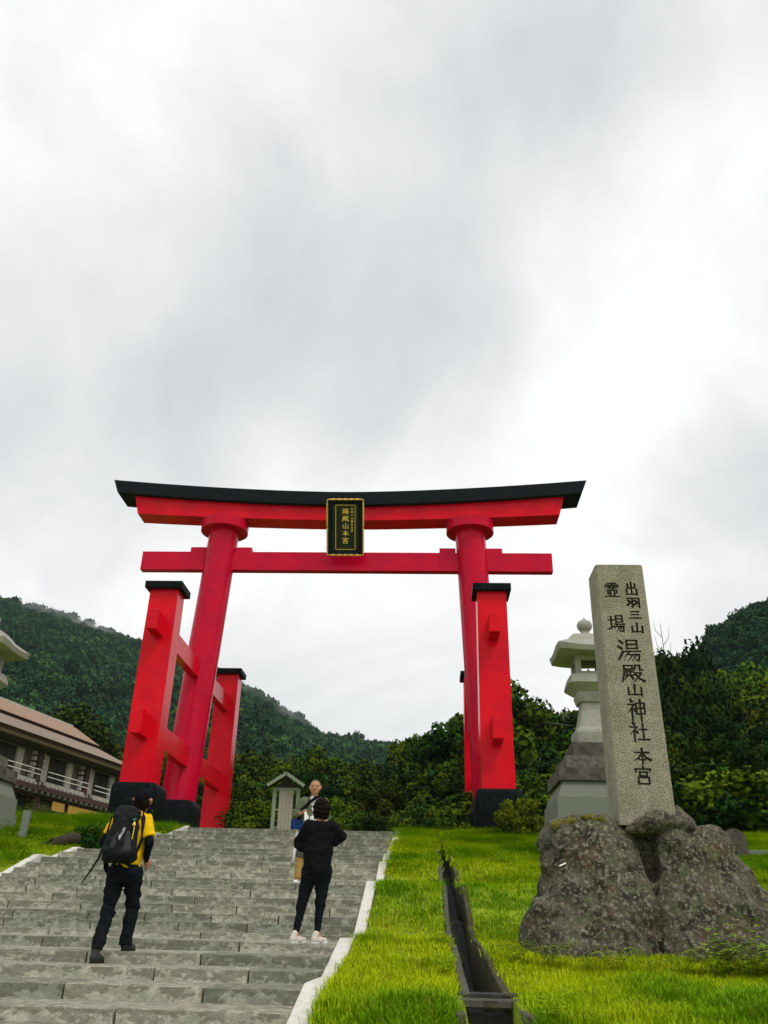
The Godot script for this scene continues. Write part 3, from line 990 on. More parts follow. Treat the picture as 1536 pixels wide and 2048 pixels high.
# brush strokes of a character as small convex outlines, in metres, centred on 0
func strokes(ch: String, wd: float, ht: float, pen: float) -> Array:
	var out := []
	for s in GLYPH[ch].split(";"):
		var pts := []
		for q in s.split(" "):
			var c: PackedStringArray = q.split(",")
			pts.append(Vector2((float(c[0]) / 100.0 - 0.5) * wd, (0.5 - float(c[1]) / 100.0) * ht))
		for i in pts.size() - 1:
			var a: Vector2 = pts[i]
			var b: Vector2 = pts[i + 1]
			var t := (b - a).normalized()
			var n := Vector2(-t.y, t.x)
			var flat_on := absf(t.x) > 0.9
			var wa := pen * (0.38 if flat_on else 0.55)
			var wb := pen * (0.46 if flat_on else 0.50)
			if i == pts.size() - 2 and not flat_on and absf(t.x) > 0.3: wb = pen * (0.75 if t.x > 0 else 0.16)
			var ea := a - t * pen * 0.35
			var eb := b + t * pen * 0.35
			out.append(PackedVector2Array([ea - n * wa * 0.75, eb - n * wb * 0.7, eb + t * pen * 0.14, eb + n * wb, ea + n * wa, ea - t * pen * 0.12]))
	return out

func glyph_mesh(ch: String, wd: float, ht: float, pen: float, deep: float) -> ArrayMesh:
	var st := sb()
	var k := 0
	for p in strokes(ch, wd, ht, pen):
		k += 1
		var z := deep + k * 0.0004
		var n: int = p.size()
		for i in n:
			var j := (i + 1) % n
			quad(st, Vector3(p[i].x, p[i].y, 0), Vector3(p[j].x, p[j].y, 0), Vector3(p[j].x, p[j].y, z), Vector3(p[i].x, p[i].y, z))
		for i in range(1, n - 1):
			tri(st, Vector3(p[0].x, p[0].y, z), Vector3(p[i].x, p[i].y, z), Vector3(p[i + 1].x, p[i + 1].y, z))
	return fin(st)

# ---------------------------------------------------------------- carved stone pillar on its boulder
func build_boulder() -> void:
	var c := w(2.6, -0.45, 10.9)
	var root := thing("boulder", "big dark lichen-spotted boulder with a deep cleft carrying the carved stone pillar", "boulder", c)
	var n := noise(77, 1.3, 6)
	var fc := noise(78, 2.3, 2, FastNoiseLite.TYPE_CELLULAR)
	fc.cellular_return_type = FastNoiseLite.RETURN_DISTANCE
	var P := func(x: float, y: float, d: float) -> Vector3: return w(x, y, d) - c
	var bones := [
		[P.call(1.80, -0.3, 10.95), P.call(1.80, 0.96, 11.15), 0.60, 0.40], [P.call(2.10, -0.2, 10.88), P.call(2.20, 0.92, 11.05), 0.52, 0.40],
		[P.call(1.50, -0.25, 10.75), P.call(1.54, 0.12, 10.85), 0.44, 0.40], [P.call(1.45, -0.55, 10.75), P.call(2.35, -0.6, 10.65), 0.42, 0.46],
		[P.call(3.08, -0.2, 10.9), P.call(3.02, 0.88, 11.12), 0.58, 0.42], [P.call(3.40, -0.3, 10.95), P.call(3.36, 0.86, 11.2), 0.62, 0.45],
		[P.call(3.70, -0.45, 11.05), P.call(3.60, 0.38, 11.3), 0.60, 0.44], [P.call(4.35, -0.65, 11.0), P.call(3.95, 0.18, 11.25), 0.66, 0.46],
		[P.call(2.6, -0.6, 11.15), P.call(2.62, 0.35, 11.35), 0.72, 0.62], [P.call(2.62, 0.35, 11.4), P.call(2.62, 0.75, 11.5), 0.66, 0.6], [P.call(2.95, -0.55, 10.75), P.call(3.5, -0.6, 10.75), 0.40, 0.46]]
	var cuts := [[P.call(3.05, 0.15, 10.27), P.call(3.16, -0.7, 10.18), 0.13, 0.05], [P.call(1.20, 0.42, 10.4), P.call(1.75, 0.30, 10.22), 0.06, 0.08], [P.call(3.5, 0.5, 10.55), P.call(3.75, -0.3, 10.4), 0.06, 0.06], [P.call(1.35, -0.15, 10.3), P.call(2.2, -0.25, 10.2), 0.05, 0.08]]
	for k in 7: # the deep cleft down the middle
		var dd := 10.2 + 0.13 * k
		cuts.append([P.call(2.63, 1.35, dd), P.call(2.66, 0.72, dd), 0.10, 0.04])
		cuts.append([P.call(2.66, 0.72, dd), P.call(2.60, 0.10, dd), 0.050, 0.03])
		if k < 4: cuts.append([P.call(2.60, 0.10, dd), P.call(2.66, -0.6, dd), 0.035, 0.03])
	put("rock", nets(bones, 0.024, 0.05, n, 0.13, cuts, fc, 0.10), M.boulder, root)
	# mossy stone packed round the foot of the pillar
	put("cap_stone", nets([[P.call(2.44, 1.20, 10.84), P.call(2.80, 1.32, 10.82), 0.06, 0.085], [P.call(2.80, 1.32, 10.82), P.call(3.14, 1.29, 10.88), 0.085, 0.09], [P.call(3.05, 1.30, 11.1), P.call(3.26, 1.16, 11.2), 0.2, 0.14], [P.call(2.60, 1.26, 11.0), P.call(3.05, 1.22, 11.0), 0.14, 0.16]], 0.016, 0.04, noise(79, 3.2, 5), 0.05, [], fc, 0.03), M.boulder, root)
	# moss on the shoulder
	var r := RandomNumberGenerator.new()
	r.seed = 3
	var mb := []
	for k in 90:
		var ax := r.randf_range(-0.36, 0.30)
		var az := r.randf_range(-0.2, 0.2)
		var p: Vector3 = P.call(1.92 + ax, 1.34 - absf(ax) * 0.18 - absf(az) * 0.2 + ax * 0.10 + r.randf_range(-0.02, 0.02), 11.05 + az)
		mb.append([p, p + Vector3(0.02, 0.01, 0), r.randf_range(0.02, 0.06), r.randf_range(0.02, 0.05)])
	tag(put("moss", nets(mb, 0.014, 0.008, noise(5, 9.0, 3), 0.03), M.moss, root), "", "", "", "stuff")

const INSCRIPTION := [["出", 2.809, 4.308, 0.185, 0.20], ["羽", 2.814, 4.106, 0.185, 0.17], ["三", 2.821, 3.928, 0.19, 0.145], ["山", 2.828, 3.745, 0.19, 0.15], ["霊", 2.55, 4.285, 0.205, 0.23], ["場", 2.562, 3.806, 0.23, 0.265],
	["湯", 2.691, 3.441, 0.33, 0.325], ["殿", 2.704, 3.131, 0.30, 0.255], ["山", 2.706, 2.908, 0.235, 0.17], ["神", 2.703, 2.649, 0.25, 0.29], ["社", 2.704, 2.372, 0.255, 0.25], ["本", 2.709, 2.076, 0.225, 0.21], ["宮", 2.701, 1.841, 0.225, 0.22]]

var carving: CSGCombiner3D
var pillar_root: Node3D
func start_pillar() -> void:
	# front face at distance 10.9; narrower at the top; low hipped top
	pillar_root = thing("stone_pillar", "tall square granite pillar carved with darkened characters standing on the boulder", "stone monument", w(2.69, 1.0, 11.17))
	carving = CSGCombiner3D.new()
	carving.name = "carving"
	pillar_root.add_child(carving)
	var o := -pillar_root.position
	var st := sb()
	var rings := []
	var f := 0.022
	for q in [[1.26, 2.345, 3.041, 10.9, 11.44], [4.655, 2.355, 3.0, 10.9, 11.44], [4.67, 2.375, 2.98, 10.925, 11.415], [4.76, 2.62, 2.74, 11.13, 11.21]]:
		var a: float = q[1]; var b: float = q[2]; var z0: float = q[3]; var z1: float = q[4]; var y: float = q[0]
		rings.append(PackedVector3Array([w(a + f, y, z0) + o, w(b - f, y, z0) + o, w(b, y, z0 + f) + o, w(b, y, z1 - f) + o, w(b - f, y, z1) + o, w(a + f, y, z1) + o, w(a, y, z1 - f) + o, w(a, y, z0 + f) + o]))
	loft(st, rings)
	var body := CSGMesh3D.new()
	body.mesh = fin(st)
	body.material = M.granite
	carving.add_child(body)
	for g in INSCRIPTION:
		for p in strokes(g[0], g[3], g[4], 0.030):
			var c := CSGPolygon3D.new()
			c.operation = CSGShape3D.OPERATION_SUBTRACTION
			c.polygon = p
			c.depth = 0.06
			c.material = M.groove
			c.position = w(g[1], g[2], 10.9) + o + Vector3(0, 0, 0.042)
			carving.add_child(c)

func finish_pillar() -> void:
	var m := carving.bake_static_mesh()
	carving.free()
	var o := MeshInstance3D.new()
	o.name = "shaft"
	o.mesh = m
	pillar_root.add_child(o)

# ---------------------------------------------------------------- stone lanterns
func build_lantern(x: float, label: String) -> void:
	var g := slope(25.0) - 0.1
	var root := thing("stone_lantern", label, "stone lantern", w(x, g, 25.0), 0.0, "pair of tall stone lanterns flanking the steps")
	var o := Vector3(0, -g, 0)
	var B := func(called: String, y0: float, y1: float, r0: float, r1: float, m: Material) -> void:
		var st := sb()
		frus(st, o + Vector3(0, (y0 + y1) * 0.5, 0), Vector3(r0, (y1 - y0) * 0.5, r0), Vector3(r1, 0, r1))
		put(called, fin(st), m, root)
	B.call("foundation", g, 2.95, 1.46, 1.42, M.tier_pale)
	B.call("foundation", 2.952, 3.42, 1.38, 1.36, M.tier_pale)
	B.call("foundation", 3.422, 3.86, 1.33, 1.16, M.tier_pale)
	B.call("tier", 3.862, 4.20, 1.27, 1.25, M.tier)
	B.call("tier", 4.202, 4.56, 1.0, 1.0, M.tier_mid)
	B.call("tier", 4.562, 4.98, 0.76, 0.74, M.tier)
	# plinth, waisted stem, collar
	var st := sb()
	var sq := []
	for q in [[4.982, 0.56], [5.30, 0.60], [5.38, 0.58], [5.46, 0.50], [5.52, 0.47], [5.62, 0.44], [6.02, 0.35], [6.22, 0.33]]:
		sq.append(squircle(o + Vector3(0, q[0], 0), q[1], q[1], 32, 9.0))
	loft(st, sq)
	put("stem", fin(st), M.lantern, root)
	var s2 := sb()
	sq = []
	for q in [[6.22, 0.40], [6.42, 0.46], [6.46, 0.44], [6.50, 0.44], [6.72, 0.70], [6.98, 0.62]]:
		sq.append(hexring(o + Vector3(0, q[0], 0), q[1]))
	loft(s2, sq)
	put("collar", fin(s2), M.lantern, root)
	# fire box: corner posts, sills, open windows
	var s3 := sb()
	for sx in [-1.0, 1.0]:
		for sz in [-1.0, 1.0]:
			rbox(s3, o + Vector3(sx * 0.36, 7.28, sz * 0.36), Vector3(0.16, 0.62, 0.16), 0.01)
		rbox(s3, o + Vector3(sx * 0.36, 7.04, 0), Vector3(0.14, 0.14, 0.58))
		rbox(s3, o + Vector3(sx * 0.36, 7.52, 0), Vector3(0.14, 0.14, 0.58))
		rbox(s3, o + Vector3(0, 7.04, sx * 0.36), Vector3(0.58, 0.14, 0.14))
		rbox(s3, o + Vector3(0, 7.52, sx * 0.36), Vector3(0.58, 0.14, 0.14))
	put("fire_box", fin(s3), M.lantern, root)
	var s5 := sb(true)
	lathe(s5, o + Vector3(0, 6.98, 0), [[0.07, 0], [0.07, 0.1], [0.10, 0.14], [0.05, 0.22], [0.02, 0.3]], 12)
	put("lamp", fin(s5), M.tier, root)
	# roof with upturned corners
	var s4 := sb()
	var rs := []
	for q in [[7.59, 0.60, 0.0], [7.58, 0.98, 0.08], [7.72, 1.03, 0.14], [7.86, 0.86, 0.08], [8.02, 0.66, 0.0], [8.17, 0.54, 0.0], [8.25, 0.45, 0.0]]:
		var r := PackedVector3Array()
		for p in squircle(Vector3.ZERO, q[1], q[1], 32, 14.0):
			var cn := clampf((absf(p.x) / q[1] + absf(p.z) / q[1] - 1.0), 0.0, 1.0)
			r.append(o + Vector3(p.x, q[0] + q[2] * pow(cn, 2.0), p.z))
		rs.append(r)
	loft(s4, rs)
	put("roof", fin(s4), M.lantern, root)
	var s6 := sb(true)
	lathe(s6, o + Vector3(0, 8.24, 0), [[0.20, 0.0], [0.19, 0.1], [0.14, 0.17], [0.12, 0.22], [0.15, 0.235], [0.22, 0.32], [0.235, 0.42], [0.19, 0.52], [0.09, 0.58], [0.03, 0.62], [0.01, 0.68]], 20)
	put("finial", fin(s6), M.lantern, root)

func hexring(c: Vector3, r: float) -> PackedVector3Array:
	return squircle(c, r, r, 24, 9.0)

# ---------------------------------------------------------------- wooden notice shelter at the top of the steps
func build_shelter() -> void:
	var d := 37.0
	var g := 3.45
	var root := thing("notice_shelter", "narrow grey wooden notice shelter with a small gabled roof at the top of the steps", "notice shelter", w(-5.79, g, d))
	var h := 2.0
	for s in [-1.0, 1.0]:
		var st := sb()
		rbox(st, Vector3(s * 0.50, h * 0.5, 0), Vector3(0.15, h, 0.12), 0.01)
		put("post", fin(st), M.wood_green, root)
		for y in [0.45, 1.15]:
			var sr := sb()
			rbox(sr, Vector3(s * 0.35, y, 0), Vector3(0.2, 0.06, 0.05))
			put("rail", fin(sr), M.wood_green, root)
	for k in 4:
		var st := sb()
		rbox(st, Vector3(-0.225 + k * 0.15, h * 0.5, 0.02 + 0.004 * (k % 2)), Vector3(0.144, h - 0.05, 0.04), 0.006)
		put("board", fin(st), M.wood, root)
	var s2 := sb()
	rbox(s2, Vector3(0, h - 0.02, 0), Vector3(1.12, 0.12, 0.1), 0.01)
	put("lintel", fin(s2), M.wood_green, root)
	var s3 := sb() # gable
	var a := Vector3(-0.5, h + 0.05, 0.0)
	tri(s3, a, Vector3(0.5, h + 0.05, 0.0), Vector3(0, h + 0.45, 0.0))
	tri(s3, Vector3(0.5, h + 0.05, -0.05), a + Vector3(0, 0, -0.05), Vector3(0, h + 0.45, -0.05))
	put("gable", fin(s3), M.wood_dark, root)
	for s in [-1.0, 1.0]:
		var sr := sb()
		var p0 := Vector3(0, h + 0.60, 0)
		var p1 := Vector3(s * 0.80, h + 0.09, 0)
		var dir := (p1 - p0).normalized()
		var up := Vector3(-dir.y * s, dir.x * s, 0)
		rbox(sr, (p0 + p1) * 0.5 + up * (0.002 if s > 0 else 0.0), Vector3((p1 - p0).length(), 0.07, 0.8), 0.008, Basis(dir, up, dir.cross(up)))
		put("roof_board", fin(sr), M.wood_dark, root)
		var sv := sb()
		rbox(sv, (p0 + p1) * 0.5 - up * 0.03 + Vector3(0, 0, 0.41), Vector3((p1 - p0).length() - 0.01, 0.13, 0.04), 0.006, Basis(dir, up, dir.cross(up)))
		put("barge_board", fin(sv), M.wood_green, root)

# ---------------------------------------------------------------- two-storey lodge on the left
func build_lodge() -> void:
	var root := Node3D.new()
	root.name = "lodge"
	add_child(root)
	tag(root, "two-storey shrine lodge with tiered brown roof and railed balcony beyond the left lawn", "building")
	var dx := Vector3(0.2049, 0, -0.9788)
	root.transform = Transform3D(Basis(dx, Vector3.UP, Vector3(0.9788, 0, 0.2049)), w(-22.8, 3.4, 45.0))
	var xa := -16.0
	var xe := 14.6
	var BX := func(called: String, x0: float, x1: float, y0: float, y1: float, z0: float, z1: float, m: Material, par: Node = root) -> Node:
		var st := sb()
		rbox(st, Vector3((x0 + x1) * 0.5, (y0 + y1) * 0.5, (z0 + z1) * 0.5), Vector3(x1 - x0, y1 - y0, z1 - z0))
		return put(called, fin(st), m, par)
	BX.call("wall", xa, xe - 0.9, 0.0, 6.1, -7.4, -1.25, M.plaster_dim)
	# roof, two tiers with hipped end
	var H := func(called: String, e0: Array, e1: Array, m: Material) -> Node: # each: [x end, y, z front, z back]
		var st := sb()
		var a := Vector3(xa, e0[1], e0[2]); var b := Vector3(e0[0], e0[1], e0[2]); var c := Vector3(e0[0], e0[1], e0[3]); var d := Vector3(xa, e0[1], e0[3])
		var a2 := Vector3(xa, e1[1], e1[2]); var b2 := Vector3(e1[0], e1[1], e1[2]); var c2 := Vector3(e1[0], e1[1], e1[3]); var d2 := Vector3(xa, e1[1], e1[3])
		quad(st, a, b, b2, a2); quad(st, b, c, c2, b2); quad(st, c, d, d2, c2); quad(st, a2, b2, c2, d2); quad(st, d, c, b, a)
		return put(called, fin(st), m, root)
	H.call("eaves", [xe - 0.5, 5.82, -0.35, -7.6], [xe, 6.0, -0.05, -8.0], M.wood_dark)
	H.call("fascia", [xe, 6.0, -0.05, -8.0], [xe, 6.17, 0.0, -8.05], M.fascia)
	H.call("fascia", [xe - 0.12, 6.172, -0.12, -7.9], [xe - 0.05, 6.40, -0.06, -8.0], M.brown)
	H.call("lower_roof", [xe + 0.02, 6.402, 0.05, -8.1], [12.55, 7.50, -1.95, -6.2], M.roof_low)
	H.call("roof_step", [12.4, 7.502, -2.05, -6.1], [12.5, 7.66, -1.95, -6.2], M.brown)
	H.call("upper_roof", [12.6, 7.662, -1.85, -6.3], [11.4, 8.66, -3.15, -4.0], M.roof_up)
	BX.call("ridge", xa, 11.3, 8.6, 8.82, -3.75, -3.3, M.plaster)
	# upper storey: posts, shutters, panes
	for k in 6:
		var x := -9.9 + 5.0 * k
		BX.call("post", x - 0.22, x + 0.22, 3.9, 6.0, -1.2, -0.75, M.brown)
		for s in [-1.0, 1.0]:
			for j in 6:
				var y := 4.0 + j * 0.32
				var xx: float = x + s * 0.42
				BX.call("block", xx - 0.11, xx + 0.11, y, y + 0.2, -1.1, -0.85, M.plaster)
		BX.call("shutter", x + 0.65, x + 1.12, 4.25, 5.75, -1.15, -1.0, M.plaster)
		BX.call("shutter", x + 3.1, x + 3.65, 4.2, 5.75, -1.15, -1.0, M.plaster)
		for j in 2:
			var wn: Node = BX.call("window", x + 1.16 + j * 0.97, x + 2.1 + j * 0.97, 4.2, 5.75, -1.24, -1.12, M.wood_dark)
			BX.call("pane", x + 1.22 + j * 0.97, x + 2.04 + j * 0.97, 4.3, 5.68, -1.115, -1.10, M.pane, wn)
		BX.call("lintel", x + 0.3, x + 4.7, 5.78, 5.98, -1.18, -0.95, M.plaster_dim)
		BX.call("sill", x + 0.5, x + 4.5, 4.0, 4.18, -0.7, -0.5, M.plaster)
		for j in 2:
			var st := sb()
			bar(st, Vector3(x + 0.35, 4.45 + j * 0.27, -0.35), Vector3(x + 4.65, 4.45 + j * 0.27, -0.35), 0.04, 0.04)
			put("hand_rail", fin(st), M.white, root)
		for j in 10:
			BX.call("baluster", x + 0.6 + j * 0.42, x + 0.76 + j * 0.42, 3.86, 4.0, -0.6, -0.4, M.plaster)
	BX.call("balcony_floor", xa, xe - 0.6, 3.55, 3.84, -1.3, -0.2, M.brown)
	BX.call("balcony_beam", xa, xe - 0.8, 3.25, 3.545, -1.3, -0.5, M.wood_dark)
	for k in 40:
		var x := -9.0 + k * 0.58
		BX.call("rafter", x, x + 0.14, 3.40, 3.54, -0.49, -0.16, M.plaster_dim)
	for k in 6:
		var x := -9.9 + 5.0 * k
		BX.call("lower_post", x - 0.25, x + 0.25, 0.0, 3.25, -0.95, -0.5, M.brown)
		for j in 9:
			for q in 4:
				if k == 2 and j > 5: continue
				BX.call("block", x + 0.55 + j * 0.45, x + 0.75 + j * 0.45, 1.35 + q * 0.48, 1.62 + q * 0.48, -1.25, -1.1, M.plaster)
	BX.call("doorway", 3.0, 4.9, 0.0, 3.2, -1.26, -1.05, M.pane)
	# ochre banner boards under the balcony
	for q in [[6.5, 7.7], [8.15, 12.2]]:
		BX.call("ochre_board", q[0], q[1], 2.72, 3.22, -0.46, -0.40, M.ochre)
	BX.call("notice", 6.2, 6.9, 1.75, 2.25, -0.46, -0.42, M.white)

# ---------------------------------------------------------------- small things on the lawns
func build_small() -> void:
	var p := thing("stone_post", "short pale square stone post beside the left lantern's base", "stone post", w(-11.05, slope(24.6) + 0.2, 24.4))
	var st := sb()
	frus(st, Vector3(0, 0.2, 0), Vector3(0.10, 0.45, 0.10), Vector3(0.09, 0, 0.09), Basis.from_euler(Vector3(0, 0.2, -0.03)))
	put("shaft", fin(st), M.tier_pale, p)
	# old earth-brown trunk lying in the weeds
	var lg := thing("log", "dark brown rotting log lying aslant in the weeds of the left lawn", "log", w(-9.45, land(-9.45, 23.2) + 0.06, 23.2))
	var sl := sb(true)
	tube(sl, [Vector3(-0.55, -0.10, 0.2), Vector3(-0.2, 0.06, 0.05), Vector3(0.15, 0.20, -0.1), Vector3(0.42, 0.26, -0.2)], [0.07, 0.12, 0.15, 0.10], 9)
	put("trunk", fin(sl), M.wood_dark, lg)
	# headstone and slab far right
	var hs := thing("marker_stone", "small dark round-topped stone standing at the far right edge of the lawn", "stone marker", w(8.45, land(8.45, 25.0), 25.0))
	var s2 := sb(true)
	var prof := []
	for z in [-0.09, 0.09]:
		var r := PackedVector3Array()
		for k in 17:
			var a := PI * k / 16.0
			r.append(Vector3(cos(a) * 0.30, 0.45 + sin(a) * 0.32, z))
		r.append(Vector3(-0.30, -0.2, z)); r.append(Vector3(0.30, -0.2, z))
		prof.append(r)
	s2.set_smooth_group(-1)
	loft(s2, [prof[0], prof[1]])
	put("slab", fin(s2), M.tier, hs)
	var fs := thing("flat_slab", "flat grey stone slab lying by the round-topped marker", "stone slab", w(9.1, land(9.1, 25.4) + 0.12, 25.4))
	var s3 := sb()
	rbox(s3, Vector3.ZERO, Vector3(0.7, 0.12, 0.5), 0.02)
	put("slab", fin(s3), M.tier_pale, fs)
	# scrap of paper stuck on the boulder
	var sc := thing("paper_scrap", "tiny white paper scrap stuck on the left face of the boulder", "paper", w(1.55, 0.76, 10.30))
	var s4 := sb()
	rbox(s4, Vector3.ZERO, Vector3(0.085, 0.014, 0.004), 0.0, Basis.from_euler(Vector3(-0.4, 0, 0.45)))
	put("sheet", fin(s4), M.white, sc)

# ---------------------------------------------------------------- people
func V(x: float, y: float, z: float) -> Vector3:
	return Vector3(x, y, z)

func join(meshes: Array) -> ArrayMesh:
	var st := SurfaceTool.new()
	for m in meshes:
		st.append_from(m, 0, Transform3D())
	return st.commit()

# palm and five fingers; f = direction of the fingers, n = out of the palm, th = side of the thumb
func hand(wr: Vector3, f: Vector3, n: Vector3, th: Vector3, curl: float) -> Array:
	f = f.normalized(); n = n.normalized(); th = th.normalized()
	var b := [[wr - f * 0.02, wr + f * 0.03, 0.024, 0.027]]
	for k in 4:
		var s := 0.030 - k * 0.020
		var base := wr + f * (0.085 - 0.004 * absf(k - 1)) + th * s
		b.append([wr + f * 0.02 + th * s * 0.6, base, 0.016, 0.0115])
		var L: float = [0.068, 0.076, 0.070, 0.056][k]
		var c1 := curl * 0.8
		var d1 := f * cos(c1) + n * sin(c1)
		var m := base + d1 * L * 0.5
		var d2 := f * cos(c1 + curl) + n * sin(c1 + curl)
		b.append([base, m, 0.0098, 0.009])
		b.append([m, m + d2 * L * 0.5, 0.009, 0.0075])
	var t0 := wr + f * 0.03 + th * 0.025
	var t1 := t0 + f * 0.035 + th * 0.028 + n * 0.012
	b.append([t0, t1, 0.014, 0.011])
	b.append([t1, t1 + f * 0.03 + th * 0.004 + n * 0.012, 0.0105, 0.0085])
	return b

func shoe(heel: Vector3, toe: Vector3, h := 0.055) -> Array:
	var m := heel.lerp(toe, 0.45)
	return [[heel + V(0, h * 0.62, 0), m + V(0, h * 0.6, 0), 0.038, 0.040], [m + V(0, h * 0.55, 0), toe + V(0, 0.030, 0), 0.041, 0.030], [heel + V(0, h * 0.7, 0), heel.lerp(toe, 0.12) + V(0, h + 0.045, 0), 0.037, 0.040]]

func build_hiker() -> void:
	var pos := w(-3.22, -0.269, 9.7)
	var p := thing("person", "person in a yellow T-shirt, black cap and black trousers climbing the steps, seen from behind", "person", pos)
	var hc := V(0.090, 1.545, -0.045)
	var legL := [V(-0.065, 0.80, 0.0), V(-0.092, 0.435, 0.0), V(-0.110, 0.07, 0.13)]
	var legR := [V(0.105, 0.80, -0.01), V(0.116, 0.49, -0.15), V(0.086, 0.17, -0.17)]
	var armL := [V(-0.155, 1.355, 0.0), V(-0.245, 1.11, 0.02), V(-0.215, 0.925, -0.04)]
	var armR := [V(0.190, 1.355, 0.0), V(0.268, 1.10, 0.08), V(0.222, 0.930, -0.03)]
	var body := [[V(0.02, 0.86, 0), V(0.025, 1.0, 0), 0.10, 0.105], [V(-0.03, 1.05, 0), V(-0.05, 1.30, 0), 0.10, 0.10], [V(0.08, 1.05, 0), V(0.10, 1.30, 0), 0.10, 0.10], [V(0.03, 1.33, 0), hc + V(-0.015, -0.08, 0.02), 0.065, 0.050], [hc, hc + V(0, 0.02, 0.01), 0.085, 0.085]]
	for l in [legL, legR]:
		body.append([l[0], l[1], 0.075, 0.05]); body.append([l[1], l[2], 0.048, 0.035]); body.append([l[2], l[2] + V(0, -0.06, -0.10), 0.035, 0.028])
	for a in [armL, armR]:
		body.append([a[0], a[1], 0.046, 0.038]); body.append([a[1], a[2], 0.036, 0.026])
	var head := [[hc, hc + V(0, 0.015, 0.015), 0.086, 0.088], [hc + V(0, -0.04, -0.03), hc + V(0, -0.08, -0.05), 0.065, 0.045], [hc + V(-0.088, -0.015, 0.0), hc + V(-0.098, 0.015, 0.012), 0.014, 0.016], [hc + V(0.088, -0.02, 0.0), hc + V(0.098, 0.010, 0.012), 0.014, 0.016], [hc + V(0, -0.02, -0.09), hc + V(0, -0.035, -0.105), 0.014, 0.014]]
	var hr := hand(armR[2], V(0.10, -0.35, -0.6), V(-1, 0, 0), V(0.3, 0.8, -0.5), 0.5)
	put("body", join([nets(body, 0.014, 0.012), nets(head, 0.006, 0.008), nets(hr, 0.005, 0.004)]), M.skin, p)
	put("glove", nets(hand(armL[2], V(0.03, -1, -0.15), V(1, 0, 0), V(0, 0, -1), 0.55), 0.005, 0.004), M.black_cloth, p)
	# shirt: torso, hem and short sleeves
	put("shirt", nets([[V(0.03, 0.845, 0), V(0.025, 1.0, 0), 0.145, 0.14, true], [V(-0.03, 0.98, 0), V(-0.045, 1.28, 0), 0.115, 0.125], [V(0.08, 0.98, 0), V(0.10, 1.28, 0), 0.115, 0.125], [V(-0.06, 1.335, 0), V(0.12, 1.335, 0), 0.085, 0.085], [V(0.03, 1.33, 0), V(0.055, 1.445, -0.01), 0.085, 0.062, true],
		[armL[0] + V(0.03, 0.01, 0), (armL[0] as Vector3).lerp(armL[1], 0.74), 0.072, 0.066, true], [armR[0] + V(-0.03, 0.01, 0), (armR[0] as Vector3).lerp(armR[1], 0.80), 0.075, 0.072, true]], 0.010, 0.010, noise(4, 10.0, 3), 0.012), M.yellow, p)
	for a in [armL, armR]:
		put("arm_sleeve", nets([[(a[0] as Vector3).lerp(a[1], 0.55), a[1], 0.050, 0.046], [a[1], (a[2] as Vector3).lerp(a[1], 0.06), 0.046, 0.033]], 0.010, 0.008), M.black_cloth, p)
	put("trousers", nets([[V(-0.03, 0.80, 0), V(0.075, 0.80, 0), 0.118, 0.118], [V(0.02, 0.80, 0), V(0.025, 0.885, 0), 0.155, 0.145, true], [legL[0], legL[1], 0.098, 0.068], [legL[1], legL[2] + V(0, 0.0, 0.0), 0.066, 0.064, true], [legR[0], legR[1], 0.098, 0.068], [legR[1], legR[2] + V(0, -0.05, 0.01), 0.066, 0.064, true]], 0.010, 0.012, noise(8, 9.0, 3), 0.024), M.jeans, p)
	for q in [[V(-0.110, -0.046, 0.17), V(-0.105, -0.046, -0.06)], [V(0.088, 0.064, -0.15), V(0.105, 0.064, -0.38)]]:
		var sh := put("shoe", nets(shoe(q[0], q[1], 0.07), 0.008, 0.008), flat(Color(0.016, 0.018, 0.014), 0.8), p)
		put("sole", nets([[q[0] + V(0, 0.002, -0.01), q[1] + V(0, 0.002, 0.01), 0.040, 0.036]], 0.008, 0.004), M.sole, sh)
	# cap pulled low
	var cp := put("cap", nets([[hc + V(0, 0.035, 0.0), hc + V(0, 0.04, 0.01), 0.096, 0.094], [hc + V(-0.05, 0.03, -0.09), hc + V(0.05, 0.03, -0.09), 0.012, 0.012], [hc + V(-0.06, 0.02, -0.14), hc + V(0.06, 0.02, -0.14), 0.010, 0.010], [hc + V(0, 0.01, 0.06), hc + V(0, -0.02, 0.045), 0.055, 0.05]], 0.008, 0.012), M.black_cloth, p)
	put("strap_gap", nets([[hc + V(-0.028, -0.002, 0.098), hc + V(0.028, -0.002, 0.098), 0.012, 0.012]], 0.005, 0.004), M.dark_hair, cp)
	put("hair", nets([[hc + V(-0.045, -0.03, 0.045), hc + V(0.045, -0.03, 0.045), 0.055, 0.055], [hc + V(-0.03, -0.07, 0.05), hc + V(0.03, -0.07, 0.05), 0.04, 0.04]], 0.008, 0.01), M.dark_hair, p)
	# backpack
	var b := thing("backpack", "big black hiking backpack with a lid worn by the climbing person", "backpack", pos + V(0, 0.9, 0.2))
	var o := V(0, -0.9, -0.2)
	put("main_bag", nets([[o + V(-0.085, 1.00, 0.21), o + V(-0.045, 1.30, 0.19), 0.098, 0.080], [o + V(0.085, 1.00, 0.21), o + V(0.075, 1.30, 0.19), 0.098, 0.080], [o + V(0.0, 0.99, 0.25), o + V(0.01, 1.28, 0.24), 0.10, 0.09], [o + V(-0.105, 0.97, 0.18), o + V(0.105, 0.97, 0.18), 0.085, 0.085]], 0.010, 0.012, noise(3, 9.0, 3), 0.022), M.pack_cloth, b)
	put("lid", nets([[o + V(-0.06, 1.385, 0.18), o + V(0.085, 1.375, 0.18), 0.078, 0.078], [o + V(-0.05, 1.335, 0.225), o + V(0.08, 1.33, 0.225), 0.066, 0.066]], 0.010, 0.008, noise(6, 10.0, 3), 0.02), M.pack_cloth, b)
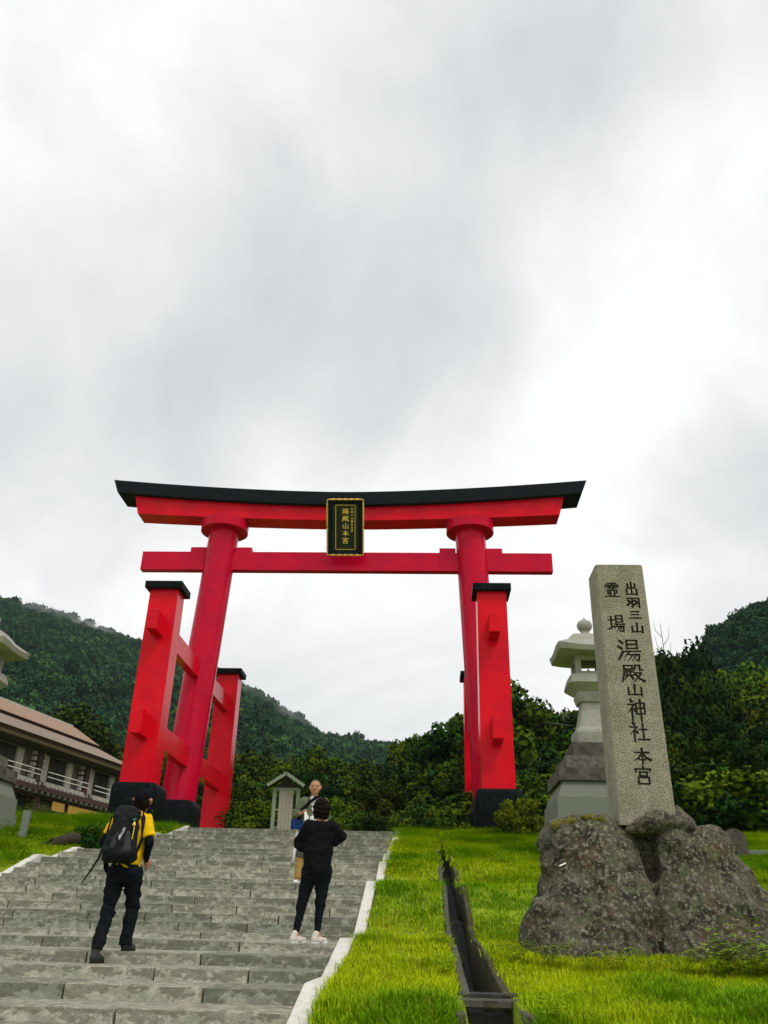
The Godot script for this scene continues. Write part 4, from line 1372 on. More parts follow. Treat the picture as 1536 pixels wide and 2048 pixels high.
	put("front_pocket", nets([[o + V(-0.03, 1.04, 0.315), o + V(0.0, 1.22, 0.305), 0.045, 0.03], [o + V(0.09, 1.02, 0.275), o + V(0.075, 1.20, 0.27), 0.058, 0.03]], 0.010, 0.012), M.pack_gray, b)
	for s in [-1.0, 1.0]:
		var st := sb(true)
		var cs := sb()
		bar(cs, o + V(0.01 + s * 0.075, 1.255, 0.262), o + V(0.01 + s * 0.075, 1.42, 0.235), 0.018, 0.012)
		put("lid_strap", fin(cs), M.pack_gray, b)
		tube(st, [o + V(0.02 + s * 0.13, 0.98, 0.12), o + V(0.02 + s * 0.175, 1.15, 0.10), o + V(0.02 + s * 0.15, 1.36, 0.10), o + V(0.02 + s * 0.11, 1.43, 0.0), o + V(0.02 + s * 0.13, 1.36, -0.12)], [0.012, 0.018, 0.024, 0.024, 0.018], 8)
		put("shoulder_strap", fin(st), M.pack_cloth, b)
	var tm := TextMesh.new()
	tm.text = "MILLET"
	var ft := SystemFont.new()
	ft.font_names = PackedStringArray(["Droid Sans"])
	ft.font_weight = 700
	tm.font = ft
	tm.font_size = 32
	tm.pixel_size = 0.00115
	tm.depth = 0.003
	var lt := put("lettering", tm, M.white, b, o + V(0.042, 1.165, 0.343))
	lt.rotation = V(0, 0, deg_to_rad(65))
	# charm with cords on the right side
	var ch := thing("charm", "small gold charm on green cords hanging from the backpack's right side", "charm", pos + V(0.135, 1.28, 0.27))
	var s1 := sb(true)
	tube(s1, [V(0, 0.03, 0), V(0.01, -0.05, 0.01), V(0.0, -0.16, 0), V(0.012, -0.28, -0.02)], [0.005, 0.005, 0.005, 0.004], 6)
	put("cord", fin(s1), M.gold_paint, ch)
	var s2 := sb(true)
	lathe(s2, V(0.004, -0.035, 0.012), [[0.003, 0.0], [0.016, 0.008], [0.018, 0.02], [0.010, 0.034], [0.004, 0.045]], 10)
	put("bell", fin(s2), M.gold_paint, ch)
	put("knot", nets([[V(-0.012, 0.03, 0.01), V(0.012, 0.035, 0.01), 0.011, 0.010]], 0.004, 0.004), flat(Color(0.02, 0.16, 0.08), 0.7), ch)
	# folded pole slung at the left
	var tp := thing("trekking_pole", "thin black folded pole slanting down from the backpack's left side", "pole", pos + V(-0.215, 0.94, 0.18))
	var s3 := sb(true)
	tube(s3, [V(0.06, 0.42, -0.02), V(0.0, 0.0, 0.0), V(-0.065, -0.13, 0.01), V(-0.135, -0.255, 0.02)], [0.009, 0.011, 0.010, 0.006], 8)
	put("shaft", fin(s3), M.black_cloth, tp)
	put("grip", nets([[V(0.004, 0.03, 0), V(-0.01, -0.03, 0), 0.014, 0.013], [V(-0.062, -0.125, 0.01), V(-0.07, -0.14, 0.01), 0.013, 0.012]], 0.005, 0.003), M.sole, tp)

func build_woman() -> void:
	var pos := w(-1.419, -0.07, 11.45)
	var p := thing("person", "person with dark bobbed hair all in black with pale shoes, back turned, arms raised", "person", pos)
	var hc := V(0.098, 1.525, -0.02)
	var g := -0.030
	var legL := [V(-0.005, 0.78, 0.0), V(-0.085, 0.40, -0.02), V(-0.137, 0.055, 0.0)]
	var legR := [V(0.165, 0.78, 0.0), V(0.142, 0.40, -0.02), V(0.125, 0.06, 0.0)]
	var armL := [V(-0.055, 1.295, -0.01), V(-0.165, 1.11, -0.11), V(0.02, 1.27, -0.30)]
	var armR := [V(0.235, 1.295, -0.01), V(0.345, 1.19, -0.11), V(0.17, 1.33, -0.31)]
	var body := [[V(0.08, 0.86, 0), V(0.085, 1.02, 0), 0.09, 0.09], [V(0.045, 1.05, 0), V(0.035, 1.25, 0), 0.085, 0.08], [V(0.125, 1.05, 0), V(0.135, 1.25, 0), 0.085, 0.08], [V(0.088, 1.27, 0), hc + V(-0.003, -0.08, 0.0), 0.055, 0.046], [hc, hc + V(0, 0.02, 0), 0.08, 0.08], [V(-0.03, 1.30, 0), V(0.21, 1.30, 0), 0.05, 0.05]]
	for l in [legL, legR]:
		body.append([l[0], l[1], 0.075, 0.047]); body.append([l[1], l[2], 0.045, 0.030]); body.append([l[2], l[2] + V(0.05, -0.05, -0.07), 0.03, 0.024])
	for a in [armL, armR]:
		body.append([a[0], a[1], 0.040, 0.032]); body.append([a[1], a[2], 0.031, 0.023])
	var head := [[hc, hc + V(0, 0.015, 0.0), 0.082, 0.082], [hc + V(0, -0.04, -0.03), hc + V(0, -0.08, -0.05), 0.06, 0.04], [hc + V(-0.005, -0.07, 0.0), V(0.088, 1.36, 0.0), 0.046, 0.052]]
	put("body", join([nets(body, 0.014, 0.012), nets(head, 0.007, 0.008), nets(hand(armL[2], V(0.3, 0.6, -0.5), V(0.7, -0.3, 0), V(0, 0.5, 0.8), 0.6), 0.005, 0.004), nets(hand(armR[2], V(-0.3, 0.6, -0.5), V(-0.7, -0.3, 0), V(0, 0.5, 0.8), 0.6), 0.005, 0.004)]), M.skin, p)
	put("top", nets([[V(0.082, 0.735, 0.0), V(0.075, 1.02, 0.0), 0.178, 0.165, true], [V(0.03, 1.0, 0), V(0.02, 1.245, 0), 0.128, 0.095], [V(0.135, 1.0, 0), V(0.15, 1.245, 0), 0.128, 0.095], [V(-0.035, 1.285, 0), V(0.215, 1.285, 0), 0.066, 0.066], [V(0.0, 1.300, 0), V(0.175, 1.300, 0), 0.055, 0.055], [V(0.04, 1.285, 0.02), V(0.135, 1.285, 0.02), 0.062, 0.062],
		[armL[0], armL[1], 0.082, 0.085], [armL[1], (armL[1] as Vector3).lerp(armL[2], 0.55), 0.082, 0.060, true], [V(-0.02, 1.18, 0), V(-0.125, 1.06, -0.06), 0.08, 0.07], [armR[0], armR[1], 0.080, 0.070], [armR[1], (armR[1] as Vector3).lerp(armR[2], 0.55), 0.068, 0.055, true], [V(0.21, 1.20, 0), V(0.29, 1.13, -0.07), 0.075, 0.05]], 0.011, 0.014, noise(14, 8.0, 3), 0.02), M.black_cloth, p)
	put("jeans", nets([[V(0.03, 0.76, 0), V(0.135, 0.76, 0), 0.135, 0.135], [legL[0], legL[1], 0.102, 0.062], [legL[1], legL[2] + V(0, 0.03, 0), 0.060, 0.040, true], [legR[0], legR[1], 0.102, 0.062], [legR[1], legR[2] + V(0, 0.03, 0), 0.060, 0.040, true]], 0.011, 0.012, noise(15, 11.0, 3), 0.014), M.jeans, p)
	for q in [[V(-0.160, g, 0.05), V(-0.040, g, -0.10)], [V(0.098, g, 0.05), V(0.215, g, -0.09)]]:
		var sh := put("shoe", nets(shoe(q[0], q[1], 0.05), 0.007, 0.008), M.shoe, p)
		put("sole", nets([[q[0] + V(0, 0.010, 0), q[1] + V(0, 0.010, 0), 0.038, 0.032]], 0.007, 0.004), M.white, sh)
	# bob with strands of different length
	var hb := [[hc + V(0, 0.02, 0.005), hc + V(0, 0.03, 0.0), 0.103, 0.100], [hc + V(-0.045, 0.0, 0.03), hc + V(-0.035, -0.095, 0.045), 0.065, 0.040], [hc + V(0.045, 0.0, 0.03), hc + V(0.04, -0.10, 0.045), 0.065, 0.042], [hc + V(0, -0.02, 0.05), hc + V(0.0, -0.115, 0.055), 0.062, 0.034], [hc + V(-0.08, 0.0, 0.0), hc + V(-0.075, -0.11, 0.015), 0.032, 0.020], [hc + V(0.08, 0.0, 0.0), hc + V(0.078, -0.09, 0.015), 0.032, 0.020]]
	for k in 14:
		var a := -1.2 + k * 0.185
		hb.append([hc + V(sin(a) * 0.08, -0.06, cos(a) * 0.07 + 0.02), hc + V(sin(a) * 0.085, -0.115 - 0.025 * sin(k * 2.3), cos(a) * 0.065 + 0.02), 0.018, 0.007])
	put("hair", nets(hb, 0.007, 0.008, noise(16, 14.0, 3), 0.02), M.dark_hair, p)

func build_man() -> void:
	var pos := w(-2.152, 0.817, 16.35)
	var p := thing("person", "person in an open khaki shirt over white, facing down the steps, holding paper", "person", pos)
	var g := -0.037
	var hc := V(0.125, 1.625, 0.0)
	var legL := [V(-0.02, 0.86, 0), V(-0.075, 0.44, 0.03), V(-0.10, 0.05, 0.0)]
	var legR := [V(0.16, 0.86, 0), V(0.165, 0.44, 0.02), V(0.17, 0.05, 0.0)]
	var armL := [V(-0.085, 1.375, 0.0), V(-0.19, 1.115, 0.02), V(-0.085, 1.135, 0.20)]
	var armR := [V(0.305, 1.375, 0.0), V(0.375, 1.11, 0.02), V(0.33, 0.90, 0.12)]
	var body := [[V(0.07, 0.92, 0), V(0.08, 1.08, 0), 0.10, 0.11], [V(0.04, 1.10, 0), V(0.03, 1.32, 0), 0.10, 0.09], [V(0.17, 1.10, 0), V(0.19, 1.32, 0), 0.10, 0.09], [V(0.11, 1.35, 0), hc + V(0, -0.08, 0), 0.07, 0.058], [hc, hc + V(0, 0.02, 0), 0.085, 0.085]]
	for l in [legL, legR]:
		body.append([l[0], l[1], 0.08, 0.052]); body.append([l[1], l[2], 0.05, 0.035]); body.append([l[2], l[2] + V(0, -0.05, 0.11), 0.033, 0.026])
	for a in [armL, armR]:
		body.append([a[0], a[1], 0.046, 0.038]); body.append([a[1], a[2], 0.036, 0.027])
	var head := [[hc + V(0, 0.03, -0.01), hc + V(0, 0.035, -0.005), 0.094, 0.092], [hc + V(0, -0.03, 0.015), hc + V(0, -0.085, 0.04), 0.082, 0.050], [hc + V(-0.045, -0.04, 0.03), hc + V(-0.03, -0.085, 0.04), 0.05, 0.035], [hc + V(0.045, -0.04, 0.03), hc + V(0.03, -0.085, 0.04), 0.05, 0.035],
		[hc + V(-0.096, -0.02, -0.01), hc + V(-0.104, 0.02, -0.02), 0.013, 0.016], [hc + V(0.096, -0.02, -0.01), hc + V(0.104, 0.02, -0.02), 0.013, 0.016],
		[hc + V(0, 0.01, 0.088), hc + V(0, -0.028, 0.112), 0.011, 0.016], [hc + V(-0.016, -0.032, 0.098), hc + V(0.016, -0.032, 0.098), 0.010, 0.010], [hc + V(-0.045, 0.032, 0.078), hc + V(0.045, 0.032, 0.078), 0.014, 0.014], [hc + V(0, -0.10, 0.06), hc + V(0, -0.11, 0.065), 0.025, 0.022], [hc + V(-0.02, -0.065, 0.090), hc + V(0.02, -0.065, 0.090), 0.009, 0.009], [hc + V(0, -0.08, 0), V(0.115, 1.40, 0), 0.06, 0.065]]
	var hm := hand(armL[2], V(0.85, 0.30, 0.25), V(0.1, -0.6, -0.7), V(0.1, 0.6, 0.5), 0.75)
	put("body", join([nets(body, 0.014, 0.012), nets(head, 0.005, 0.006), nets(hm, 0.005, 0.004), nets(hand(armR[2], V(0, -1, 0.2), V(-1, 0, 0), V(0, 0, 1), 0.4), 0.005, 0.004)]), M.skin, p)
	for s in [-1.0, 1.0]:
		put("eye", nets([[hc + V(s * 0.036 - 0.012, 0.008, 0.083), hc + V(s * 0.036 + 0.012, 0.008, 0.083), 0.0055, 0.0055]], 0.003, 0.002), M.dark_hair, p)
		put("eyebrow", nets([[hc + V(s * 0.018, 0.034, 0.092), hc + V(s * 0.055, 0.034, 0.080), 0.005, 0.004]], 0.003, 0.002), M.dark_hair, p)
	put("mouth", nets([[hc + V(-0.022, -0.063, 0.096), hc + V(0.022, -0.063, 0.096), 0.005, 0.005]], 0.003, 0.002), flat(Color(0.22, 0.07, 0.05), 0.6), p)
	put("hair", nets([[hc + V(0, 0.05, -0.035), hc + V(0, 0.06, -0.02), 0.094, 0.085], [hc + V(-0.08, 0.02, -0.02), hc + V(-0.08, 0.05, -0.02), 0.020, 0.022], [hc + V(0.08, 0.02, -0.02), hc + V(0.08, 0.05, -0.02), 0.020, 0.022]], 0.006, 0.006), flat(Color(0.05, 0.035, 0.028), 0.8), p)
	put("undershirt", nets([[V(0.09, 0.95, 0.02), V(0.10, 1.10, 0.02), 0.135, 0.13, true], [V(0.05, 1.1, 0.02), V(0.05, 1.30, 0.01), 0.105, 0.10], [V(0.16, 1.1, 0.02), V(0.17, 1.30, 0.01), 0.105, 0.10], [V(0.03, 1.345, 0), V(0.20, 1.345, 0), 0.072, 0.072], [V(0.11, 1.36, 0.005), V(0.117, 1.45, 0.005), 0.09, 0.072, true]], 0.010, 0.010), M.white_cloth, p)
	# open shirt: two fronts, back and sleeves
	put("shirt", nets([[V(0.01, 0.88, 0.015), V(0.025, 1.12, 0.022), 0.135, 0.138, true], [V(0.025, 1.1, 0.022), V(0.02, 1.30, 0.016), 0.138, 0.112], [V(0.20, 0.88, 0.0), V(0.23, 1.12, 0.0), 0.115, 0.12, true], [V(0.235, 1.1, 0.0), V(0.24, 1.30, 0.0), 0.118, 0.10], [V(0.10, 0.90, -0.05), V(0.10, 1.32, -0.045), 0.12, 0.10], [V(-0.05, 1.36, -0.005), V(0.03, 1.395, -0.015), 0.078, 0.06], [V(0.27, 1.36, -0.005), V(0.20, 1.395, -0.015), 0.078, 0.06],
		[armL[0], armL[1], 0.078, 0.068], [armL[1], (armL[1] as Vector3).lerp(armL[2], 0.88), 0.068, 0.050, true], [armR[0], armR[1], 0.078, 0.066], [armR[1], (armR[1] as Vector3).lerp(armR[2], 0.88), 0.064, 0.05, true]], 0.010, 0.010, noise(18, 10.0, 3), 0.022), M.khaki, p)
	for s in [-1.0, 1.0]:
		put("collar", nets([[V(0.115 + s * 0.065, 1.455, 0.01), V(0.115 + s * 0.085, 1.38, 0.10), 0.020, 0.016], [V(0.115 + s * 0.068, 1.46, 0.0), V(0.115 + s * 0.03, 1.475, -0.07), 0.02, 0.02]], 0.006, 0.005), flat(Color(0.03, 0.035, 0.04), 0.9), p)
	put("trousers", nets([[V(0.03, 0.84, 0), V(0.12, 0.84, 0), 0.13, 0.13], [legL[0], legL[1] + V(0, -0.04, 0), 0.10, 0.082, true], [legR[0], legR[1] + V(0, -0.04, 0), 0.10, 0.08, true]], 0.012, 0.014, noise(21, 9.0, 3), 0.008), flat(Color(0.055, 0.055, 0.05), 0.9), p)
	for l in [legL, legR]:
		put("trouser_leg", nets([[l[1] + V(0, 0.03, 0), l[2] + V(0, 0.015, 0.01), 0.070, 0.064, true]], 0.010, 0.012, noise(22, 16.0, 3), 0.010), M.tan, p)
	for q in [[V(-0.10, g, -0.04), V(-0.115, g, 0.19)], [V(0.17, g, -0.04), V(0.185, g, 0.19)]]:
		put("shoe", nets(shoe(q[0], q[1], 0.05), 0.008, 0.008), M.white, p)
	# sling strap with its blue pouch
	var pch := thing("pouch", "flat dark blue pouch on a black sling strap hanging at the khaki-shirted person's side", "pouch", pos + V(-0.16, 0.955, 0.14))
	var s1 := sb()
	rbox(s1, Vector3.ZERO, V(0.215, 0.165, 0.05), 0.012, Basis.from_euler(V(0, 0.05, -0.03)))
	put("pouch_body", fin(s1), M.blue, pch)
	var s2 := sb()
	rbox(s2, V(0, 0.045, 0.026), V(0.19, 0.008, 0.006))
	put("zip", fin(s2), M.pack_gray, pch)
	var s3 := sb(true)
	tube(s3, [V(0.02, 0.08, 0.0), V(0.10, 0.26, 0.035), V(0.20, 0.37, 0.03), V(0.315, 0.48, -0.045), V(0.36, 0.50, -0.14)], [0.022, 0.026, 0.028, 0.028, 0.026], 8)
	put("sling_strap", fin(s3), M.black_cloth, pch)
	# paper in the hand
	var pa := thing("paper_sheet", "folded white sheet of paper held in the khaki-shirted person's hand", "paper", pos + V(-0.005, 1.165, 0.265))
	var s4 := sb()
	quad(s4, V(-0.012, -0.005, 0.0), V(0.0, -0.16, 0.012), V(0.085, -0.115, 0.0), V(0.015, 0.012, 0.004))
	quad(s4, V(0.015, 0.012, 0.002), V(0.085, -0.115, -0.002), V(0.0, -0.16, 0.010), V(-0.012, -0.005, -0.002))
	put("sheet", fin(s4), M.white, pa)
	# closed white umbrella hung on the forearm
	var um := thing("umbrella", "closed white umbrella hanging point down beside the khaki-shirted person", "umbrella", pos + V(-0.145, 0.87, 0.08))
	var s5 := sb(true)
	tube(s5, [V(-0.048, -0.56, 0), V(-0.040, -0.47, 0), V(-0.018, -0.25, 0), V(0.0, -0.04, 0), V(0.004, 0.05, 0)], [0.006, 0.018, 0.034, 0.026, 0.010], 10)
	put("canopy", fin(s5), M.white_cloth, um)
	var s6 := sb(true)
	tube(s6, [V(-0.040, -0.50, 0), V(-0.054, -0.62, 0)], [0.008, 0.004], 8)
	put("tip", fin(s6), M.sole, um)

# ---------------------------------------------------------------- greenery
# leaves on lumps ("puffs") spread through a crown; each leaf is a bent lozenge
func crown(sd: int, size: Vector3, puffs: int, leaves: int, leaf: float, cols: Array, puff_r := 0.34, hollow := 0.55) -> ArrayMesh:
	var r := RandomNumberGenerator.new()
	r.seed = sd
	var P := PackedVector3Array(); var N := PackedVector3Array(); var C := PackedColorArray(); var I := PackedInt32Array()
	for k in puffs:
		var v := Vector3(r.randfn(), r.randfn(), r.randfn()).normalized() * pow(r.randf_range(hollow * hollow, 1.0), 0.5) * 0.78
		v.y = v.y * 0.95
		var pr := puff_r * r.randf_range(0.6, 1.15)
		var tone: Color = cols[r.randi() % cols.size()]
		tone = tone * r.randf_range(0.75, 1.2)
		for j in leaves:
			var dirv := Vector3(r.randfn(), r.randfn() * 0.8 + 0.25, r.randfn()).normalized()
			var p := (v + dirv * pr * pow(r.randf(), 0.4)) * size
			var nn := (dirv * 0.7 + Vector3(r.randfn(), r.randfn(), r.randfn()) * 0.55 + Vector3(0, 0.35, 0)).normalized()
			var t := nn.cross(Vector3(r.randfn(), r.randfn() * 0.5, r.randfn())).normalized()
			var b := nn.cross(t)
			var L := leaf * r.randf_range(0.6, 1.25)
			var W := L * 0.42
			var i := P.size()
			P.append_array([p - t * L * 0.5, p + b * W - nn * L * 0.08, p + t * L * 0.5 - nn * L * 0.1, p - b * W - nn * L * 0.08])
			var sn := (nn * 0.6 + dirv * 0.5).normalized()
			N.append_array([sn, sn, sn, sn])
			var c := tone * r.randf_range(0.7, 1.3)
			c.a = 1.0
			C.append_array([c, c, c, c])
			I.append_array([i, i + 1, i + 2, i, i + 2, i + 3])
	return leaf_mesh(P, N, C, I)

func leaf_mesh(P: PackedVector3Array, N: PackedVector3Array, C: PackedColorArray, I: PackedInt32Array) -> ArrayMesh:
	var a := []
	a.resize(Mesh.ARRAY_MAX)
	a[Mesh.ARRAY_VERTEX] = P; a[Mesh.ARRAY_NORMAL] = N; a[Mesh.ARRAY_COLOR] = C; a[Mesh.ARRAY_INDEX] = I
	var m := ArrayMesh.new()
	m.add_surface_from_arrays(Mesh.PRIMITIVE_TRIANGLES, a)
	return m

func trunk_mesh(sd: int, h: float, r0: float, crown_c: float, spread: float) -> ArrayMesh:
	var r := RandomNumberGenerator.new()
	r.seed = sd
	var st := sb(true)
	var top := Vector3(r.randf_range(-0.4, 0.4), h, r.randf_range(-0.4, 0.4))
	tube(st, [V(0, -0.4, 0), V(0.05, h * 0.15, 0), top * V(0.5, 0.55, 0.5), top], [r0 * 1.35, r0, r0 * 0.7, r0 * 0.2], 9)
	for k in 7:
		var t := r.randf_range(0.35, 0.8)
		var s := V(top.x * t, h * t, top.z * t)
		var a := TAU * k / 7.0 + r.randf_range(-0.4, 0.4)
		var e := V(cos(a) * spread * 0.75, crown_c + r.randf_range(-0.1, 0.35) * spread, sin(a) * spread * 0.75)
		tube(st, [s, s.lerp(e, 0.5) + V(0, 0.1 * spread, 0), e], [r0 * 0.45, r0 * 0.28, r0 * 0.06], 6)
	return fin(st)

var GREENS := [Color(0.030, 0.074, 0.005), Color(0.050, 0.098, 0.006), Color(0.020, 0.060, 0.010), Color(0.075, 0.115, 0.006)]
var DARKS := [Color(0.012, 0.034, 0.007), Color(0.017, 0.042, 0.007), Color(0.024, 0.044, 0.005)]
var BRIGHT := [Color(0.090, 0.155, 0.005), Color(0.120, 0.180, 0.005), Color(0.060, 0.120, 0.006)]
var OLIVE := [Color(0.042, 0.060, 0.005), Color(0.030, 0.054, 0.006), Color(0.062, 0.074, 0.006)]
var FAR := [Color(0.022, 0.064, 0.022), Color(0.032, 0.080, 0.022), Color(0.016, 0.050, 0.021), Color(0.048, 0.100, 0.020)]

func tree_proto(called: String, sd: int, cols: Array, sz: Vector3, puffs := 62, leaves := 250, leaf := 0.33) -> Node3D: # ten metres tall; the crown's centre at 10 - sz.y
	var t := Node3D.new()
	t.name = called
	var c := MeshInstance3D.new()
	c.name = "crown"
	c.mesh = crown(sd, sz, puffs, leaves, leaf, cols, 0.25, 0.6)
	c.material_override = M.leaf
	c.position.y = 10.0 - sz.y
	var k := MeshInstance3D.new()
	k.name = "trunk"
	k.mesh = trunk_mesh(sd, 9.0, 0.26, 10.0 - sz.y, sz.x)
	k.material_override = M.bark
	t.add_child(c)
	t.add_child(k)
	return t

func plant(proto: Node3D, called: String, x: float, d: float, top: float, spread: float, turn: float, label: String, category: String, group := "", sink := 0.0) -> Node3D:
	var t: Node3D = proto.duplicate()
	t.name = numbered(called)
	add_child(t, true)
	var g := land(x, d) - sink
	var s := (top - g) / 10.0
	t.transform = Transform3D(Basis(Vector3.UP, turn).scaled(Vector3(s * spread, s, s * spread)), w(x, g, d))
	tag(t, label, category, group)
	return t

func build_trees() -> void:
	var r := RandomNumberGenerator.new()
	r.seed = 99
	var protos := [tree_proto("broadleaf_tree", 1, GREENS, Vector3(4.2, 3.9, 4.2)), tree_proto("broadleaf_tree", 2, GREENS, Vector3(3.6, 4.3, 3.6)), tree_proto("broadleaf_tree", 3, DARKS, Vector3(4.4, 4.0, 4.4)), tree_proto("broadleaf_tree", 4, OLIVE, Vector3(4.0, 4.2, 4.0)), tree_proto("broadleaf_tree", 5, BRIGHT, Vector3(4.0, 3.8, 4.0))]
	# [x / distance, distance, top / distance, spread, kind, label]
	var special := [[-0.435, 76.0, 0.247, 1.15, 3, "wide olive-green tree rising behind the lodge roof"], [-0.375, 80.0, 0.212, 0.9, 3, "smaller olive tree at the right end of the lodge roof"],
		[0.296, 62.0, 0.338, 0.62, 2, "tall narrow dark tree standing against the sky right of the stone pillar"], [0.108, 62.0, 0.284, 0.95, 0, "tall spreading tree behind the right bracing posts of the gate"],
		[0.165, 66.0, 0.256, 0.95, 2, "dark tree with gaps of sky between the gate and the right lantern"], [0.035, 66.0, 0.240, 0.85, 0, "feathery tree just left of the gate's right pillar"],
		[0.335, 40.0, 0.245, 0.75, 2, "dark tree with a pale leaning trunk right of the stone pillar"], [-0.02, 70.0, 0.218, 0.7, 1, "pointed mid-green tree left of centre between the pillars"]]
	for q in special:
		var t := plant(protos[q[4]], "broadleaf_tree", q[0] * q[1], q[1], q[2] * q[1], q[3], r.randf() * TAU, q[5], "tree")
		if q[5].contains("pale leaning"):
			var st := sb(true)
			tube(st, [V(1.0, -0.4, 0.8), V(0.75, 2.0, 1.6), V(0.25, 4.0, 2.2), V(0.1, 5.4, 2.0), V(0.4, 7.0, 1.2)], [0.16, 0.14, 0.11, 0.09, 0.05], 8)
			put("pale_stem", fin(st), M.bark_pale, t)
	var rows := [[-0.30, 82.0, 0.195, 1.2, 3], [-0.235, 78.0, 0.185, 1.1, 0], [-0.19, 84.0, 0.196, 1.1, 3], [-0.15, 74.0, 0.188, 1.0, 1], [-0.118, 80.0, 0.202, 0.95, 0], [-0.085, 76.0, 0.186, 0.95, 3], [-0.055, 82.0, 0.190, 0.9, 2], [0.0, 84.0, 0.224, 0.8, 1], [0.06, 74.0, 0.252, 0.8, 1], [0.085, 84.0, 0.262, 0.85, 3], [0.135, 78.0, 0.262, 0.85, 1], [0.20, 74.0, 0.248, 0.9, 1], [0.235, 70.0, 0.25, 0.9, 2], [0.262, 80.0, 0.278, 0.8, 4],
		[0.318, 78.0, 0.286, 0.85, 4], [0.345, 86.0, 0.302, 0.85, 4], [0.372, 74.0, 0.292, 0.85, 0], [0.40, 84.0, 0.306, 0.9, 4], [0.43, 72.0, 0.298, 0.9, 0], [0.46, 84.0, 0.312, 0.95, 4], [0.50, 70.0, 0.30, 1.0, 1], [0.55, 76.0, 0.31, 1.0, 4],
		[0.27, 54.0, 0.235, 0.85, 3], [0.305, 50.0, 0.205, 0.8, 0], [0.37, 48.0, 0.235, 0.85, 2], [0.41, 56.0, 0.262, 0.85, 3], [0.45, 46.0, 0.225, 0.9, 2], [0.49, 52.0, 0.25, 0.9, 0], [0.39, 36.0, 0.17, 0.9, 0], [0.43, 40.0, 0.19, 0.9, 2], [0.28, 40.0, 0.175, 0.85, 2], [0.54, 44.0, 0.22, 1.0, 3],
		[-0.26, 64.0, 0.165, 1.2, 2], [-0.21, 60.0, 0.158, 1.2, 3], [-0.165, 62.0, 0.165, 1.2, 0], [-0.125, 58.0, 0.160, 1.2, 2], [-0.085, 62.0, 0.166, 1.2, 0], [-0.045, 58.0, 0.165, 1.15, 3], [-0.01, 60.0, 0.182, 1.1, 2], [0.03, 56.0, 0.185, 1.1, 0], [0.065, 54.0, 0.19, 1.0, 2], [0.10, 52.0, 0.19, 1.0, 1], [0.135, 56.0, 0.20, 1.0, 2], [0.175, 54.0, 0.195, 1.0, 0], [0.215, 56.0, 0.20, 1.0, 2], [0.245, 52.0, 0.19, 1.0, 3],
		[-0.34, 90.0, 0.19, 1.2, 2], [-0.52, 88.0, 0.24, 1.2, 3], [-0.60, 80.0, 0.25, 1.2, 0], [-0.31, 70.0, 0.155, 1.2, 2]]
	rows.sort_custom(func(a, b): return a[0] < b[0])
	var count := {}
	for q in rows:
		var look: String = ["mid-green", "pale-trunked green", "very dark green", "olive-brown", "bright green"][q[4]].replace("pale-trunked ", "slim ")
		var row: String = "front row" if q[1] < 57.5 else ("middle row" if q[1] < 71.0 else "back row")
		var side: String = "left of the gate" if q[0] < -0.22 else ("between the gate pillars" if q[0] < 0.09 else ("between gate and stone pillar" if q[0] < 0.25 else "right of the stone pillar"))
		var key := look + row + side
		count[key] = count.get(key, 0) + 1
		var nth: String = ["", "first ", "second ", "third ", "fourth ", "fifth ", "sixth ", "seventh "][count[key]]
		plant(protos[q[4]], "broadleaf_tree", q[0] * q[1], q[1], q[2] * q[1], q[3], r.randf() * TAU, "%s%s tree from the left, wood's %s, %s" % [nth, look, row, side], "tree", "broadleaf trees massed behind the gate")
	for p in protos: p.free()
	# shrubs along the edge of the wood
	var bp := []
	for k in 4:
		var b := Node3D.new()
		var c := MeshInstance3D.new()
		c.name = "foliage"
		c.mesh = crown(60 + k, Vector3(6.0, 5.4, 6.0), 26, 330, 0.55, [GREENS, BRIGHT, DARKS, GREENS][k], 0.36, 0.4)
		c.material_override = M.leaf
		c.position.y = 4.7
		b.add_child(c)
		bp.append(b)
	for k in 44:
		var a := -0.205 + 0.52 * (k + r.randf_range(-0.3, 0.3)) / 44.0
		var d := r.randf_range(41.0, 50.0) if a > -0.13 else r.randf_range(49.0, 54.0)
		var top := d * (0.118 + r.randf_range(0.0, 0.024) + (0.012 if a > 0.0 else 0.0))
		plant(bp[[0, 3, 1, 2, 0][r.randi() % 5]], "shrub", a * d, d, top, r.randf_range(0.9, 1.4), r.randf() * TAU, "one of the leafy shrubs along the foot of the wood behind the steps", "shrub", "shrubs along the foot of the wood", 0.3)
	for k in 18:
		var a := 0.265 + 0.26 * (k + r.randf_range(-0.3, 0.3)) / 18.0
		var d := r.randf_range(36.0, 46.0)
		plant(bp[[0, 2, 2, 0, 3][r.randi() % 5]], "shrub", a * d, d, land(a * d, d) + r.randf_range(2.2, 4.2), r.randf_range(0.9, 1.3), r.randf() * TAU, "one of the dark shrubs filling the wood's edge right of the stone pillar", "shrub", "shrubs at the wood's edge right of the pillar", 0.3)
	# the bushes one can tell apart
	var bb := Node3D.new()
	var c := MeshInstance3D.new()
	c.name = "foliage"
	c.mesh = crown(81, Vector3(4.6, 5.0, 4.6), 44, 420, 0.42, [Color(0.095, 0.120, 0.008), Color(0.070, 0.095, 0.008), Color(0.130, 0.145, 0.008)], 0.30, 0.3)
	c.material_override = M.leaf
	c.position.y = 4.9
	bb.add_child(c)
	plant(bb, "round_bush", 3.35, 31.3, 4.70, 1.05, 0.4, "rounded olive-green bush in front of the right post's black footing", "bush", "", 0.3)
	plant(bb, "round_bush", 4.25, 31.8, 4.10, 0.95, 2.1, "lower darker bush between the rounded olive bush and the lantern base", "bush", "", 0.4)
	plant(bb, "round_bush", 4.6, 30.5, 3.65, 0.9, 4.1, "small bush crouching at the left foot of the right lantern", "bush", "", 0.4)
